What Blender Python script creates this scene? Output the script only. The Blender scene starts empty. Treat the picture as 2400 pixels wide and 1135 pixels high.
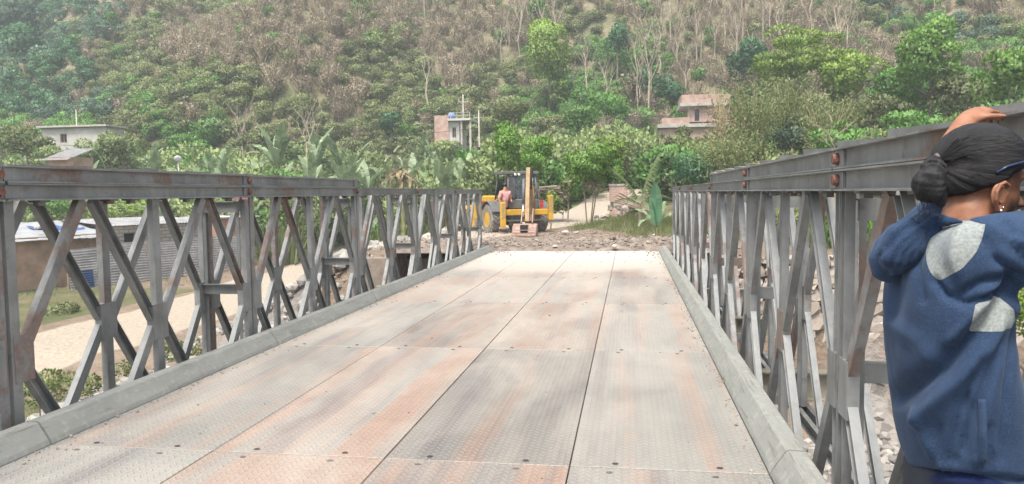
import bpy, bmesh, math, random
from mathutils import Vector, Matrix, noise, Euler
random.seed(7)
R = math.radians
SC = bpy.context.scene
COL = SC.collection

# ------------------------------------------------------------------ camera
F, PITCH, YAW, ROLL, EYE = 1785.7, .0645, .1529, .0124, 1.492
_r = Vector((math.cos(YAW), math.sin(YAW), 0)); _f0 = Vector((-math.sin(YAW), math.cos(YAW), 0)); _z = Vector((0, 0, 1))
FW = _f0*math.cos(PITCH) - _z*math.sin(PITCH)
_u = _z*math.cos(PITCH) + _f0*math.sin(PITCH)
RV = _r*math.cos(ROLL) - _u*math.sin(ROLL)
UV = _r*math.sin(ROLL) + _u*math.cos(ROLL)
CAM = Vector((0, 0, EYE))
cd = bpy.data.cameras.new('camera'); cam = bpy.data.objects.new('camera', cd); COL.objects.link(cam)
cd.sensor_width = 36; cd.lens = F/2400*36; cd.clip_end = 3000; cd.clip_start = .05
cam.matrix_world = Matrix(((RV.x, UV.x, -FW.x, 0), (RV.y, UV.y, -FW.y, 0), (RV.z, UV.z, -FW.z, EYE), (0, 0, 0, 1)))
SC.camera = cam

# ------------------------------------------------------------------ light
SUN_EL, SUN_AZ = R(64), R(-168)          # azimuth measured from +Y clockwise: behind the camera, slightly to the left
w = bpy.data.worlds.new('World'); SC.world = w; w.use_nodes = True
nt = w.node_tree; nt.nodes.clear()
sky = nt.nodes.new('ShaderNodeTexSky'); sky.sky_type = 'NISHITA'; sky.sun_disc = False
sky.sun_elevation = SUN_EL; sky.sun_rotation = SUN_AZ; sky.dust_density = 4; sky.air_density = 1.0; sky.ozone_density = 1.0
hs = nt.nodes.new('ShaderNodeHueSaturation'); hs.inputs['Saturation'].default_value = .38
bg = nt.nodes.new('ShaderNodeBackground'); bg.inputs['Strength'].default_value = .15
wo = nt.nodes.new('ShaderNodeOutputWorld')
nt.links.new(sky.outputs[0], hs.inputs['Color']); nt.links.new(hs.outputs[0], bg.inputs[0]); nt.links.new(bg.outputs[0], wo.inputs[0])
sl = bpy.data.lights.new('sun', 'SUN'); sl.energy = 2.5; sl.angle = R(16); sl.color = (1, .94, .84)
so = bpy.data.objects.new('sun', sl); COL.objects.link(so)
sd = Vector((math.sin(SUN_AZ)*math.cos(SUN_EL), math.cos(SUN_AZ)*math.cos(SUN_EL), math.sin(SUN_EL)))
so.rotation_euler = sd.to_track_quat('Z', 'Y').to_euler()
SC.view_settings.view_transform = 'Standard'; SC.view_settings.look = 'None'
SC.view_settings.exposure = 1.1; SC.view_settings.gamma = 1; SC.view_settings.use_curve_mapping = False
SC.cycles.max_bounces = 6; SC.cycles.diffuse_bounces = 3; SC.cycles.transparent_max_bounces = 6
SC.cycles.volume_bounces = 1

# ------------------------------------------------------------------ helpers
def ray(px, py):
    return FW + RV*((px-1200)/F) + UV*((567.5-py)/F)
def at(px, py, Y):
    d = ray(px, py); return CAM + d*(Y/d.y)
def PXM(Y):           # metres per photograph pixel at distance Y
    return Y/F
def sstep(a, b, x):
    t = max(0, min(1, (x-a)/(b-a))); return t*t*(3-2*t)
def lerp(a, b, t): return a+(b-a)*t

def tag(o, label=None, cat=None, group=None, kind=None):
    if label: o['label'] = label
    if cat: o['category'] = cat
    if group: o['group'] = group
    if kind: o['kind'] = kind
    return o
def empty(name, loc=(0, 0, 0), rz=0, **k):
    o = bpy.data.objects.new(name, None); COL.objects.link(o); o.location = loc; o.rotation_euler = (0, 0, rz)
    o.empty_display_size = .2
    return tag(o, **k)
def link(name, me, parent=None, loc=None, rot=None, scale=None, **k):
    o = bpy.data.objects.new(name, me); COL.objects.link(o)
    if parent: o.parent = parent
    if loc is not None: o.location = loc
    if rot is not None: o.rotation_euler = rot
    if scale is not None: o.scale = scale
    return tag(o, **k)
def mesh(bm, mat, name='mesh', smooth=False):
    me = bpy.data.meshes.new(name)
    bmesh.ops.recalc_face_normals(bm, faces=bm.faces[:]) if not getattr(bm, '_keep', False) else None
    bm.to_mesh(me); bm.free()
    for m in (mat if isinstance(mat, (list, tuple)) else [mat]): me.materials.append(m)
    if smooth: me.polygons.foreach_set('use_smooth', [True]*len(me.polygons))
    return me
def rawmesh(vs, fs, mat, name='mesh', smooth=False):
    me = bpy.data.meshes.new(name); me.from_pydata(vs, [], fs)
    for m in (mat if isinstance(mat, (list, tuple)) else [mat]): me.materials.append(m)
    if smooth: me.polygons.foreach_set('use_smooth', [True]*len(me.polygons))
    me.update(); return me
def copy_tree(o, parent=None):
    c = o.copy(); COL.objects.link(c)
    if parent: c.parent = parent
    for ch in [x for x in KIDS.get(o.name, [])]: copy_tree(ch, c)
    return c
KIDS = {}
def kids_index():
    KIDS.clear()
    for o in bpy.data.objects:
        if o.parent: KIDS.setdefault(o.parent.name, []).append(o)

def box(bm, x0, x1, y0, y1, z0, z1, mi=0, M=None):
    v = [bm.verts.new((x, y, z)) for x in (x0, x1) for y in (y0, y1) for z in (z0, z1)]
    if M:
        for q in v: q.co = M @ q.co
    for f in ((0, 1, 3, 2), (4, 6, 7, 5), (0, 4, 5, 1), (2, 3, 7, 6), (0, 2, 6, 4), (1, 5, 7, 3)):
        bm.faces.new([v[i] for i in f]).material_index = mi
    return v
def bevel(bm, w, seg=1):
    bmesh.ops.remove_doubles(bm, verts=bm.verts[:], dist=1e-5)
    bmesh.ops.bevel(bm, geom=[e for e in bm.edges if len(e.link_faces) == 2 and e.calc_face_angle(0) > .5], offset=w, segments=seg, affect='EDGES', profile=.7)
def frame(p, q):
    d = (q-p); L = d.length; d = d/L if L else Vector((0, 0, 1))
    a = Vector((0, 0, 1)) if abs(d.z) < .95 else Vector((1, 0, 0))
    s = d.cross(a).normalized(); t = s.cross(d).normalized()
    return d, s, t, L
def tube(bm, pts, rads, n=8, cap=True, mi=0, flat=None):
    pts = [Vector(p) for p in pts]; rings = []
    N = len(pts)
    if not isinstance(rads, (list, tuple)): rads = [rads]*N
    s = None
    for i, p in enumerate(pts):
        a = pts[max(0, i-1)]; b = pts[min(N-1, i+1)]
        d = (b-a).normalized()
        if s is None:
            _, s, t, _ = frame(a, b)
        else:
            s = (s-d*s.dot(d)); s = s.normalized() if s.length > 1e-6 else frame(a, b)[1]
            t = s.cross(d).normalized()
        t = s.cross(d).normalized()
        r = rads[i]; rx, ry = (r if isinstance(r, (list, tuple)) else (r, r))
        rings.append([bm.verts.new(p + s*math.cos(k*2*math.pi/n)*rx + t*math.sin(k*2*math.pi/n)*ry) for k in range(n)])
    for A, B in zip(rings, rings[1:]):
        for k in range(n):
            f = bm.faces.new((A[k], A[(k+1) % n], B[(k+1) % n], B[k])); f.material_index = mi; f.smooth = True
    if cap:
        bm.faces.new(rings[0][::-1]).material_index = mi; bm.faces.new(rings[-1]).material_index = mi
    return rings
def prism(bm, pts, z0, z1, mi=0, M=None):
    a = [bm.verts.new((x, y, z0)) for x, y in pts]; b = [bm.verts.new((x, y, z1)) for x, y in pts]; n = len(pts)
    if M:
        for q in a+b: q.co = M @ q.co
    bm.faces.new(a[::-1]).material_index = mi; bm.faces.new(b).material_index = mi
    for i in range(n): bm.faces.new((a[i], a[(i+1) % n], b[(i+1) % n], b[i])).material_index = mi
def ball(bm, c, r, seg=16, rings=10, mi=0, M=None):
    g = bmesh.ops.create_uvsphere(bm, u_segments=seg, v_segments=rings, radius=1)
    r = r if isinstance(r, (list, tuple)) else (r, r, r)
    for v in g['verts']:
        q = Vector((v.co.x*r[0], v.co.y*r[1], v.co.z*r[2]))
        v.co = (M @ q if M else q) + Vector(c)
    for f in {f for v in g['verts'] for f in v.link_faces}: f.material_index = mi; f.smooth = True
    return g['verts']
def baked(bm, mods, mat, smooth=True):
    """apply modifiers [(type, {props})] to a bmesh and return the mesh"""
    me = bpy.data.meshes.new('t'); bm.to_mesh(me); bm.free()
    o = bpy.data.objects.new('t', me); COL.objects.link(o)
    for ty, pr in mods:
        m = o.modifiers.new('m', ty)
        for k, v in pr.items(): setattr(m, k, v)
    dg = bpy.context.evaluated_depsgraph_get()
    out = bpy.data.meshes.new_from_object(o.evaluated_get(dg))
    bpy.data.objects.remove(o); bpy.data.meshes.remove(me)
    out.materials.clear()
    for m in (mat if isinstance(mat, (list, tuple)) else [mat]): out.materials.append(m)
    if smooth: out.polygons.foreach_set('use_smooth', [True]*len(out.polygons))
    return out

# ------------------------------------------------------------------ materials
class NT:
    def __init__(s, name):
        s.m = bpy.data.materials.new(name); s.m.use_nodes = True; s.t = s.m.node_tree; s.t.nodes.clear()
        s.out = s.n('OutputMaterial'); s.b = s.n('BsdfPrincipled'); s.l(s.b.outputs[0], s.out.inputs[0])
    def n(s, ty, **k):
        q = s.t.nodes.new('ShaderNode'+ty)
        for a, v in k.items(): setattr(q, a, v)
        return q
    def l(s, a, b): s.t.links.new(a, b)
    def set(s, inp, v):
        if hasattr(v, 'is_linked') or isinstance(v, bpy.types.NodeSocket): s.l(v, inp)
        else: inp.default_value = v if not (isinstance(v, tuple) and len(v) == 3 and inp.type == 'RGBA') else (*v, 1)
    def coord(s, kind='Object', rnd=True):
        c = s.n('TexCoord').outputs[kind]
        if rnd:
            oi = s.n('ObjectInfo'); a = s.n('VectorMath', operation='ADD')
            m = s.math('MULTIPLY', oi.outputs['Random'], 53.)
            s.l(c, a.inputs[0]); s.l(m, a.inputs[1]); c = a.outputs[0]
        return c
    def pos(s): return s.n('NewGeometry').outputs['Position']
    def scale(s, v, sc):
        q = s.n('VectorMath', operation='MULTIPLY'); s.l(v, q.inputs[0]); q.inputs[1].default_value = sc; return q.outputs[0]
    def noise(s, v, sc, det=4, rough=.6, dist=0):
        q = s.n('TexNoise'); s.l(v, q.inputs['Vector']); q.inputs['Scale'].default_value = sc; q.inputs['Detail'].default_value = det
        q.inputs['Roughness'].default_value = rough; q.inputs['Distortion'].default_value = dist; return q.outputs['Fac']
    def vor(s, v, sc, feat='F1', out='Distance'):
        q = s.n('TexVoronoi', feature=feat); s.l(v, q.inputs['Vector']); q.inputs['Scale'].default_value = sc; return q.outputs[out]
    def math(s, op, a, b=0., c=None):
        q = s.n('Math', operation=op); s.set(q.inputs[0], a); s.set(q.inputs[1], b)
        if c is not None: s.set(q.inputs[2], c)
        return q.outputs[0]
    def ramp(s, f, lo, hi, a=0., b=1.):
        q = s.n('MapRange'); q.clamp = True
        s.set(q.inputs[0], f); s.set(q.inputs[1], lo); s.set(q.inputs[2], hi); s.set(q.inputs[3], a); s.set(q.inputs[4], b); return q.outputs[0]
    def mix(s, f, a, b):
        q = s.n('Mix', data_type='RGBA'); s.set(q.inputs[0], f); s.set(q.inputs[6], a); s.set(q.inputs[7], b); return q.outputs[2]
    def cmul(s, a, b):
        q = s.n('Mix', data_type='RGBA', blend_type='MULTIPLY'); q.inputs[0].default_value = 1; s.set(q.inputs[6], a); s.set(q.inputs[7], b); return q.outputs[2]
    def gray(s, f):
        q = s.n('CombineColor'); [s.l(f, q.inputs[i]) for i in range(3)]; return q.outputs[0]
    def attr(s, name): return s.n('Attribute', attribute_name=name)
    def bump(s, h, st=.3, d=.01):
        q = s.n('Bump'); q.inputs['Strength'].default_value = st; q.inputs['Distance'].default_value = d; s.l(h, q.inputs['Height'])
        s.l(q.outputs[0], s.b.inputs['Normal'])
    def fin(s, col, rough=.6, metal=0., spec=.4):
        s.set(s.b.inputs['Base Color'], col); s.set(s.b.inputs['Roughness'], rough); s.set(s.b.inputs['Metallic'], metal)
        s.b.inputs['Specular IOR Level'].default_value = spec
        return s.m
def simple(name, col, rough=.6, metal=0., var=.25, sc=6., bmp=.1, spec=.4):
    t = NT(name); c = t.coord(); n = t.noise(c, sc, 5)
    f = t.ramp(n, .3, .7, 1-var, 1+var)
    if bmp: t.bump(t.noise(c, sc*6, 3), bmp, .01)
    return t.fin(t.cmul(col, t.gray(f)), rough, metal, spec)

def galv(name, rustbias=0., tint=(1, 1, 1)):
    t = NT(name); c = t.coord(); oi = t.n('ObjectInfo').outputs['Random']
    n1 = t.noise(c, 3, 6, .65); n2 = t.noise(t.scale(c, (8, 8, 1.2)), 2, 4)
    a = t.mix(t.ramp(n1, .3, .7), tuple(.155*k*m for k, m in zip((.98, 1.01, 1.0), tint)), tuple(.31*k*m for k, m in zip((.99, 1.01, .99), tint)))
    a = t.mix(t.ramp(n2, .52, .75, 0, .45), a, tuple(.36*m for m in tint))
    dirt = t.noise(c, 11, 5, .7); a = t.mix(t.ramp(dirt, .58, .74, 0, .55), a, (.09, .085, .08))
    # rust, more on some members than on others
    r1 = t.noise(c, 1.7, 5, .7)
    thr = t.math('SUBTRACT', .74-rustbias, t.math('MULTIPLY', t.math('POWER', oi, 2.5), .29))
    rf = t.ramp(t.math('SUBTRACT', r1, thr), -.02, .05)
    rc = t.mix(t.ramp(t.noise(c, 25, 4), .35, .65), (.12, .05, .03), (.20, .11, .072))
    a = t.mix(t.math('MULTIPLY', rf, .62), a, rc)
    t.bump(t.noise(c, 60, 3), .12, .003)
    return t.fin(a, t.ramp(n1, .3, .7, .5, .72), t.math('MULTIPLY_ADD', rf, -.3, .3), .45)
M = {}
M['galv'] = galv('galvanised_steel')
M['galv_dark'] = galv('weathered_steel', .05, (.72, .74, .74))
M['rust'] = simple('rusty_pin', (.16, .075, .055), .8, 0, .4, 30)
M['black'] = simple('dark_gap', (.015, .015, .015), .8, 0, .1)
M['beam'] = simple('painted_beam', (.24, .22, .17), .7, 0, .35, 4)
M['tagpink'] = simple('pink_label', (.6, .25, .24), .6)

def foliage(name, c1, c2, trans=.35, sat=0):
    t = NT(name); g = t.n('NewGeometry'); oi = t.n('ObjectInfo')
    isl = g.outputs['Random Per Island']
    col = t.mix(isl, c1, c2)
    k = t.ramp(oi.outputs['Random'], 0, 1, .75, 1.25)
    col = t.cmul(col, t.gray(k))
    big = t.noise(t.pos(), .35, 3); col = t.mix(t.ramp(big, .42, .68, 0, .3), col, tuple(v*1.5 for v in c2))
    t.t.nodes.remove(t.b)
    d = t.n('BsdfDiffuse'); tr = t.n('BsdfTranslucent'); mx = t.n('MixShader'); gl = t.n('BsdfGlossy'); gl.inputs['Roughness'].default_value = .5
    t.l(col, d.inputs[0]); t.l(col, tr.inputs[0]); mx.inputs[0].default_value = trans
    t.l(d.outputs[0], mx.inputs[1]); t.l(tr.outputs[0], mx.inputs[2])
    m2 = t.n('MixShader'); m2.inputs[0].default_value = .04; t.l(mx.outputs[0], m2.inputs[1]); t.l(gl.outputs[0], m2.inputs[2])
    t.l(m2.outputs[0], t.out.inputs[0]); return t.m
M['leaf_green'] = foliage('green_leaves', (0.06, 0.165, 0.03), (0.15, 0.31, 0.055))
M['leaf_bright'] = foliage('bright_leaves', (0.14, 0.25, 0.035), (0.27, 0.38, 0.065))
M['leaf_dark'] = foliage('dark_leaves', (0.035, 0.115, 0.05), (0.08, 0.2, 0.075))
M['leaf_olive'] = foliage('olive_leaves', (0.125, 0.16, 0.055), (0.215, 0.25, 0.095))
M['leaf_brown'] = foliage('dry_leaves', (0.21, 0.17, 0.115), (0.33, 0.275, 0.19), .2)
M['leaf_blue'] = foliage('blue_green_leaves', (0.06, 0.125, 0.075), (0.11, 0.19, 0.115))
M['leaf_bamboo'] = foliage('bamboo_leaves', (0.1, 0.145, 0.045), (0.24, 0.28, 0.1))
M['leaf_banana'] = foliage('banana_leaves', (0.13, 0.19, 0.09), (0.26, 0.33, 0.19), .3)
M['leaf_bananadry'] = foliage('dry_banana_leaves', (.16, .13, .07), (.33, .27, .16), .2)
M['grass'] = foliage('grass_blades', (.07, .11, .03), (.2, .21, .08))
M['bark'] = simple('bark', (.20, .16, .12), .9, 0, .35, 6)
M['bark_pale'] = simple('pale_bark', (.36, .30, .23), .9, 0, .3, 4)
M['twig'] = simple('dry_twigs', (.30, .24, .175), .9, 0, .3, 2)

# ------------------------------------------------------------------ terrain
def H(x, y):
    V = Vector((x*.05, y*.05, 0))
    n = noise.noise(V); n2 = noise.noise(Vector((x*.45, y*.45, 5.)))
    left = -3.05 + 4.3*sstep(44, 80, y)
    bench = -.2 + 2.0*sstep(36, 66, y) + .9*sstep(8, 30, x)*sstep(26, 50, y)
    s = sstep(-13.5, -7.2, x + n2*.5)
    z = lerp(left, bench, s)
    # river channel under the bridge
    riv = (1-sstep(18.9, 20.4, y)) 
    zr = lerp(-3.3, -4.6, sstep(-12, -4, x))
    z = lerp(z, zr, riv)
    if y > 19.6 and -9 < x < 6:     # churned earth at the end of the deck
        a = sstep(20, 21.5, y)*(1-sstep(27, 34, y))
        z += a*(.16*n2 + .16*noise.noise(Vector((x*1.3, y*1.3, 2)))+.06)
        z += .36*math.exp(-((x+2.3)**2/3+(y-26)**2/5))*a*.7
    if 21 < y < 30.5 and x < -1.5: z = lerp(z, -.22, .92*math.exp(-((x+3.75)**2/1.1)))
    if 28 < y < 40: z += .55*math.exp(-((x-.6)**2/5.5+(y-32.5)**2/9))
    yh = 80+5*math.sin(x*.045+1)+n*6 - 10*sstep(20, 70, x)
    if y > yh:
        d = y-yh
        z += d*.62*sstep(-6, 16, d) + (noise.noise(Vector((x*.03, y*.03, 9)))*7+noise.noise(Vector((x*.11, y*.11, 3)))*2.2)*sstep(0, 30, d)
    z += n2*.07*sstep(20, 30, abs(x)+abs(y-20)*.3)
    return z
def heap(x, y):           # height of the loose earth tipped over the end of the deck
    e = sstep(19.0, 20.2, y+.5*noise.noise(Vector((x*.9, 3, 1)))+.15*noise.noise(Vector((x*4, 3, 1))))
    z = -.03+e*.17+(.09*noise.noise(Vector((x*1.8, y*1.8, 4)))+.07*noise.noise(Vector((x*6, y*6, 4)))+.03*noise.noise(Vector((x*15, y*15, 4))))*e
    return z
def ground_hit(px, py, tmin=12, tmax=420):
    d = ray(px, py); t = tmin
    while t < tmax:
        p = CAM+d*t
        if p.z < H(p.x, p.y): return p
        t += .35+t*.004
    return None
def axis(segs):
    out = []
    for a, b, s in segs:
        n = max(1, round((b-a)/s)); out += [a+(b-a)*i/n for i in range(n)]
    return out+[segs[-1][1]]
XS = axis([(-190, -60, 5), (-60, -32, 2), (-32, 9, .5), (9, 40, 1.6), (40, 130, 5)])
YS = axis([(-14, 12, 2), (12, 48, .5), (48, 84, 1.2), (84, 170, 2.5), (170, 330, 8)])
ROADL = [(-31, 8), (-21, 15), (-17.4, 21.5), (-17.4, 29), (-18.6, 38), (-19.5, 55), (-22, 75)]
ROADC = [(-6.8, 27), (-6.2, 34), (-3.2, 42), (-1.2, 49), (-.6, 55), (1.5, 60), (7, 64), (16, 67)]
def dline(x, y, L):
    best = 1e9
    for (a, b), (c, d) in zip(L, L[1:]):
        t = max(0, min(1, ((x-a)*(c-a)+(y-b)*(d-b))/((c-a)**2+(d-b)**2)))
        best = min(best, math.hypot(x-a-(c-a)*t, y-b-(d-b)*t))
    return best
vs, cols = [], []
for y in YS:
    for x in XS:
        vs.append((x, y, H(x, y)))
        n2 = noise.noise(Vector((x*.6, y*.6, 1.)))
        road = 1-sstep(1.9, 2.9, dline(x, y, ROADL)+n2*.5)
        road = max(road, 1-sstep(1.7, 2.3, dline(x, y, ROADC)+n2*.25))
        dl_ = dline(x, y, ROADL)
        if dl_ < 2: road *= .72+.28*sstep(.12, .5, abs(dl_-.0))*(1-.5*math.exp(-((dl_-1.25)/.3)**2))
        if -10 < x < -4.5 and 26 < y < 40: road = max(road, .8)
        grav = (1-sstep(18, 20.5, y+n2))*sstep(-15, -12, x) + (1-abs(sstep(-13, -7, x)*2-1))*(1-sstep(32, 42, y))
        grass = sstep(50, 62, y)
        if x < -20.5: grass = max(grass, (.75+.3*n2)*(1-sstep(33.5, 37, y)*(1-sstep(46, 52, y))))
        if x < -9 and y < 18.5: grass = max(grass, .62+n2)
        if 28 < y: grass = max(grass, (1-sstep(2.2, 3.4, math.hypot((x-.8), (y-32.5)*.6)))+n2*.3)
        if x > 2.5 and y > 25: grass = max(grass, .8)
        if y > 36 and x > -12: grass = max(grass, .85)
        cols.append((max(0, min(1, grass)), max(0, min(1, road)), max(0, min(1, grav)), 1))
W_ = len(XS)
fs = [(j*W_+i, j*W_+i+1, (j+1)*W_+i+1, (j+1)*W_+i) for j in range(len(YS)-1) for i in range(W_-1)]
def ground_mat():
    t = NT('ground_soil'); p = t.pos(); at_ = t.attr('zone').outputs['Color']
    sp = t.n('SeparateColor'); t.l(at_, sp.inputs[0])
    n = t.noise(p, .9, 8, .7); nf = t.noise(p, 9, 5, .7)
    dirt = t.mix(t.ramp(n, .35, .65), (.175, .132, .098), (.27, .208, .155))
    dirt = t.mix(t.ramp(nf, .45, .7, 0, .7), dirt, (.17, .14, .115))
    gr = t.mix(t.ramp(t.noise(p, .35, 8, .7), .35, .65), (.075, .10, .04), (.18, .15, .09))
    hillc = t.mix(t.ramp(t.noise(p, .12, 8, .75), .4, .6), (.13, .14, .07), (.25, .205, .14))
    xyz = t.n('SeparateXYZ'); t.l(p, xyz.inputs[0])
    gr = t.mix(t.ramp(xyz.outputs[1], 78, 90), gr, hillc)
    road = t.mix(t.ramp(nf, .3, .7), (.33, .275, .215), (.43, .375, .305))
    gv = t.mix(t.vor(p, 3.2, 'F1', 'Color'), (.14, .13, .12), (.33, .30, .275))
    vv = t.n('SeparateColor'); t.l(gv, vv.inputs[0])
    c = t.mix(t.ramp(sp.outputs[2], .35, .6), dirt, gv)
    c = t.mix(t.ramp(t.math('ADD', sp.outputs[0], t.math('MULTIPLY', t.math('SUBTRACT', nf, .5), .5)), .4, .6), c, gr)
    c = t.mix(t.ramp(t.math('ADD', sp.outputs[1], t.math('MULTIPLY', t.math('SUBTRACT', n, .5), .5)), .35, .6), c, road)
    t.bump(t.math('ADD', nf, t.math('MULTIPLY', t.vor(p, 5), .6)), .8, .12)
    return t.fin(c, .95, 0, .15)
M['ground'] = ground_mat()
gme = rawmesh(vs, fs, M['ground'], 'ground', True)
ca = gme.color_attributes.new('zone', 'FLOAT_COLOR', 'POINT')
ca.data.foreach_set('color', [c for q in cols for c in q])
link('ground', gme, kind='structure')

hz = bmesh.new(); box(hz, -230, 160, -40, 345, -9, 190)
hm = bpy.data.materials.new('haze'); hm.use_nodes = True; hm.node_tree.nodes.clear()
hv = hm.node_tree.nodes.new('ShaderNodeVolumePrincipled'); hv.inputs['Density'].default_value = .0008; hv.inputs['Color'].default_value = (.85, .93, 1, 1)
hout = hm.node_tree.nodes.new('ShaderNodeOutputMaterial'); hm.node_tree.links.new(hv.outputs[0], hout.inputs['Volume'])
link('haze', mesh(hz, hm, 'haze'), kind='stuff')

# ------------------------------------------------------------------ bridge: trusses
BAY, J0, Y0 = 3.048, 4.10, 4.07
ZB, ZT = -.57, 1.588      # underside of the bottom chord, top of the top chord
ZM = .49
def chan(bm, p, q, w, d, t=.008, x=0., side=1):
    """C section from p to q in the (y,z) plane; web on `side`, flanges d deep"""
    p = Vector((p[0], p[1])); q = Vector((q[0], q[1])); L = (q-p).normalized(); nrm = Vector((-L.y, L.x))
    xw = x+side*d/2
    prof = [(-w/2, xw), (w/2, xw), (w/2, xw-side*d), (w/2-t, xw-side*d), (w/2-t, xw-side*t), (-w/2+t, xw-side*t), (-w/2+t, xw-side*d), (-w/2, xw-side*d)]
    a = [bm.verts.new((X, p.x+nrm.x*u, p.y+nrm.y*u)) for u, X in prof]
    b = [bm.verts.new((X, q.x+nrm.x*u, q.y+nrm.y*u)) for u, X in prof]
    n = len(prof); bm.faces.new(a); bm.faces.new(b[::-1])
    for i in range(n): bm.faces.new((a[i], b[i], b[(i+1) % n], a[(i+1) % n]))
def chord_mesh(z0, z1):
    bm = bmesh.new()
    for s in (-1, 1):      # two channels back to back, flanges turned outwards
        z, h = (z0+z1)/2, z1-z0
        a, b = .012, BAY-.012
        xw = s*.026
        prof = [(-h/2, xw), (h/2, xw), (h/2, xw+s*.042), (h/2-.009, xw+s*.042), (h/2-.012, xw+s*.008), (-h/2+.012, xw+s*.008), (-h/2+.009, xw+s*.042), (-h/2, xw+s*.042)]
        A = [bm.verts.new((X, a, z+u)) for u, X in prof]; B = [bm.verts.new((X, b, z+u)) for u, X in prof]
        bm.faces.new(A); bm.faces.new(B[::-1])
        for i in range(8): bm.faces.new((A[i], B[i], B[(i+1) % 8], A[(i+1) % 8]))
        for ya, yb in ((.004, .13), (BAY-.13, BAY-.004)):      # end jaw plates
            box(bm, min(xw+s*.0085, xw+s*.022), max(xw+s*.0085, xw+s*.022), ya, yb, z0+.0125, z1-.0125)
    return mesh(bm, M['galv'], 'chord')
def chord_me(top):
    bm = bmesh.new(); return None
CH = .107
ch_top = chord_mesh(ZT-CH, ZT); ch_bot = chord_mesh(ZB, ZB+CH); ch_re = chord_mesh(ZT+.003, ZT+CH+.001)
q1, q2, q3 = BAY*.25, BAY*.5, BAY*.75
ya, yb = .075, BAY-.075
zt, zb = ZT-CH-.002, ZB+CH+.002
bm = bmesh.new(); bm.from_mesh(ch_top); bm.from_mesh(ch_bot)
for yy in (ya-.022, yb+.022): chan(bm, (yy, zb), (yy, zt), .075, .05, .007, 0, 1)
panel_me = mesh(bm, M['galv'], 'panel_frame')
def member(fn):
    bm = bmesh.new(); fn(bm); return mesh(bm, M['galv'], 'member')
def cbar(p, q, w, side): return member(lambda b: chan(b, p, q, w, .05, .007, 0, side))
def pbox(y, w, h, dx): 
    def f(b): box(b, -dx, dx, y-w/2, y+w/2, ZM-h/2, ZM+h/2)
    return member(f)
upz, loz = ZM+.13, ZM-.13
memb = [('post', cbar((q2, zb), (q2, zt), .085, 1)),
        ('diagonal', cbar((ya+.045, upz-.09), (q1-.055, zt), .078, 1)), ('diagonal', cbar((q1+.055, zt), (q2-.075, upz-.09), .078, -1)),
        ('diagonal', cbar((q2+.075, upz-.09), (q3-.055, zt), .078, 1)), ('diagonal', cbar((q3+.055, zt), (yb-.045, upz-.09), .078, -1)),
        ('diagonal', cbar((ya+.045, loz+.09), (q1-.055, zb), .078, -1)), ('diagonal', cbar((q1+.055, zb), (q2-.075, loz+.09), .078, 1)),
        ('diagonal', cbar((q2+.075, loz+.09), (q3-.055, zb), .078, -1)), ('diagonal', cbar((q3+.055, zb), (yb-.045, loz+.09), .078, 1)),
        ('gusset_plate', pbox(q2, .19, .29, .0305)), ('gusset_plate', pbox(ya+.036, .155, .29, .0305)), ('gusset_plate', pbox(yb-.036, .155, .29, .0305))]
bm = bmesh.new()
prism(bm, [(math.cos(a*math.pi/6)*.026, math.sin(a*math.pi/6)*.026) for a in range(12)], -.078, .078, M=Matrix.Rotation(R(90), 4, 'Y'))
prism(bm, [(math.cos(a*math.pi/3)*.030, math.sin(a*math.pi/3)*.030) for a in range(6)], -.064, .064, M=Matrix.Rotation(R(90), 4, 'Y'))
pin_me = mesh(bm, M['rust'], 'pin')
def clampme():
    bm = bmesh.new(); box(bm, -.02, .02, -.03, .03, -.035, 0); box(bm, -.045, .045, -.045, .045, -.012, 0); return mesh(bm, M['galv_dark'], 'clamp')
bolt_me = clampme()
def wedge(L, h):
    bm = bmesh.new()
    v = box(bm, -.055, .06, 0, L, 0, .004)
    for q in v:
        if q.co.z > .002 and q.co.y > L*.5: q.co.z = h
    return mesh(bm, M['galv'], 'plate')
wedge_me = wedge(.72, .032)
wedge_l = wedge(.74, .018)
brace_me = {}
def brace(sgn):
    bm = bmesh.new()
    for z0, z1 in ((ZT-CH-.15, ZT-CH-.04), (ZM+.03, ZM+.13), (ZB+.13, ZB+.21)):
        box(bm, .032, .428, -.012, .012, z0, z1)
        box(bm, .032, .428, .0125, .045, z1-.008, z1)
    for x in (.034, .39): box(bm, x, x+.035, -.02, -.0125, ZB+.13, ZT-CH-.04)
    return mesh(bm, M['galv_dark'], 'brace')
br_me = brace(1)
def truss(name, side, xin, xout, label, n0, n1, renf):
    t = empty(name, (xin, 0, 0), label=label, cat='bridge truss', group='steel trusses along the bridge')
    for pl, x in (('in', 0), ('out', xout-xin)):
        for k in range(n0, n1):
            yy = J0+BAY*k
            p = link('truss_panel', panel_me, t, (x, yy, 0))
            for nm, me in memb: link(nm, me, p)
            if k < renf:
                link('reinforcing_chord', ch_re, t, (x, yy, 0))
            for z in ([ZT-CH/2]+([ZT+CH/2] if k < renf else [])+[ZB+CH/2]):
                if k > n0: link('pin', pin_me, p, (0, -.042 if z > 0 else 0, z))
            if pl == 'in':
                for f in (.33, 1.0, 1.25, 2.0, 2.7):
                    link('chord_bolt', bolt_me, p, (0.0, f, ZT-CH-.0005))
    for k in range(n0+1, n1+1):      # ladder frames joining the two planes of panels
        link('bracing_frame', br_me, t, (0, J0+BAY*k-.11, 0), rot=(0, 0, 0) if xout > xin else (0, 0, math.pi))
    for i in range(int((renf-n0)*4)):
        y = J0+BAY*n0+.762*i-.0
        if side > 0: link('packing_plate', wedge_me, t, (.0, y, ZT+CH+.0015))
        else: link('packing_plate', wedge_l, t, (.0, y+.02, ZT+CH+.0015))
    return t
XLI, XLO, XRI, XRO = -3.785, -4.245, 1.09, 1.55
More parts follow.
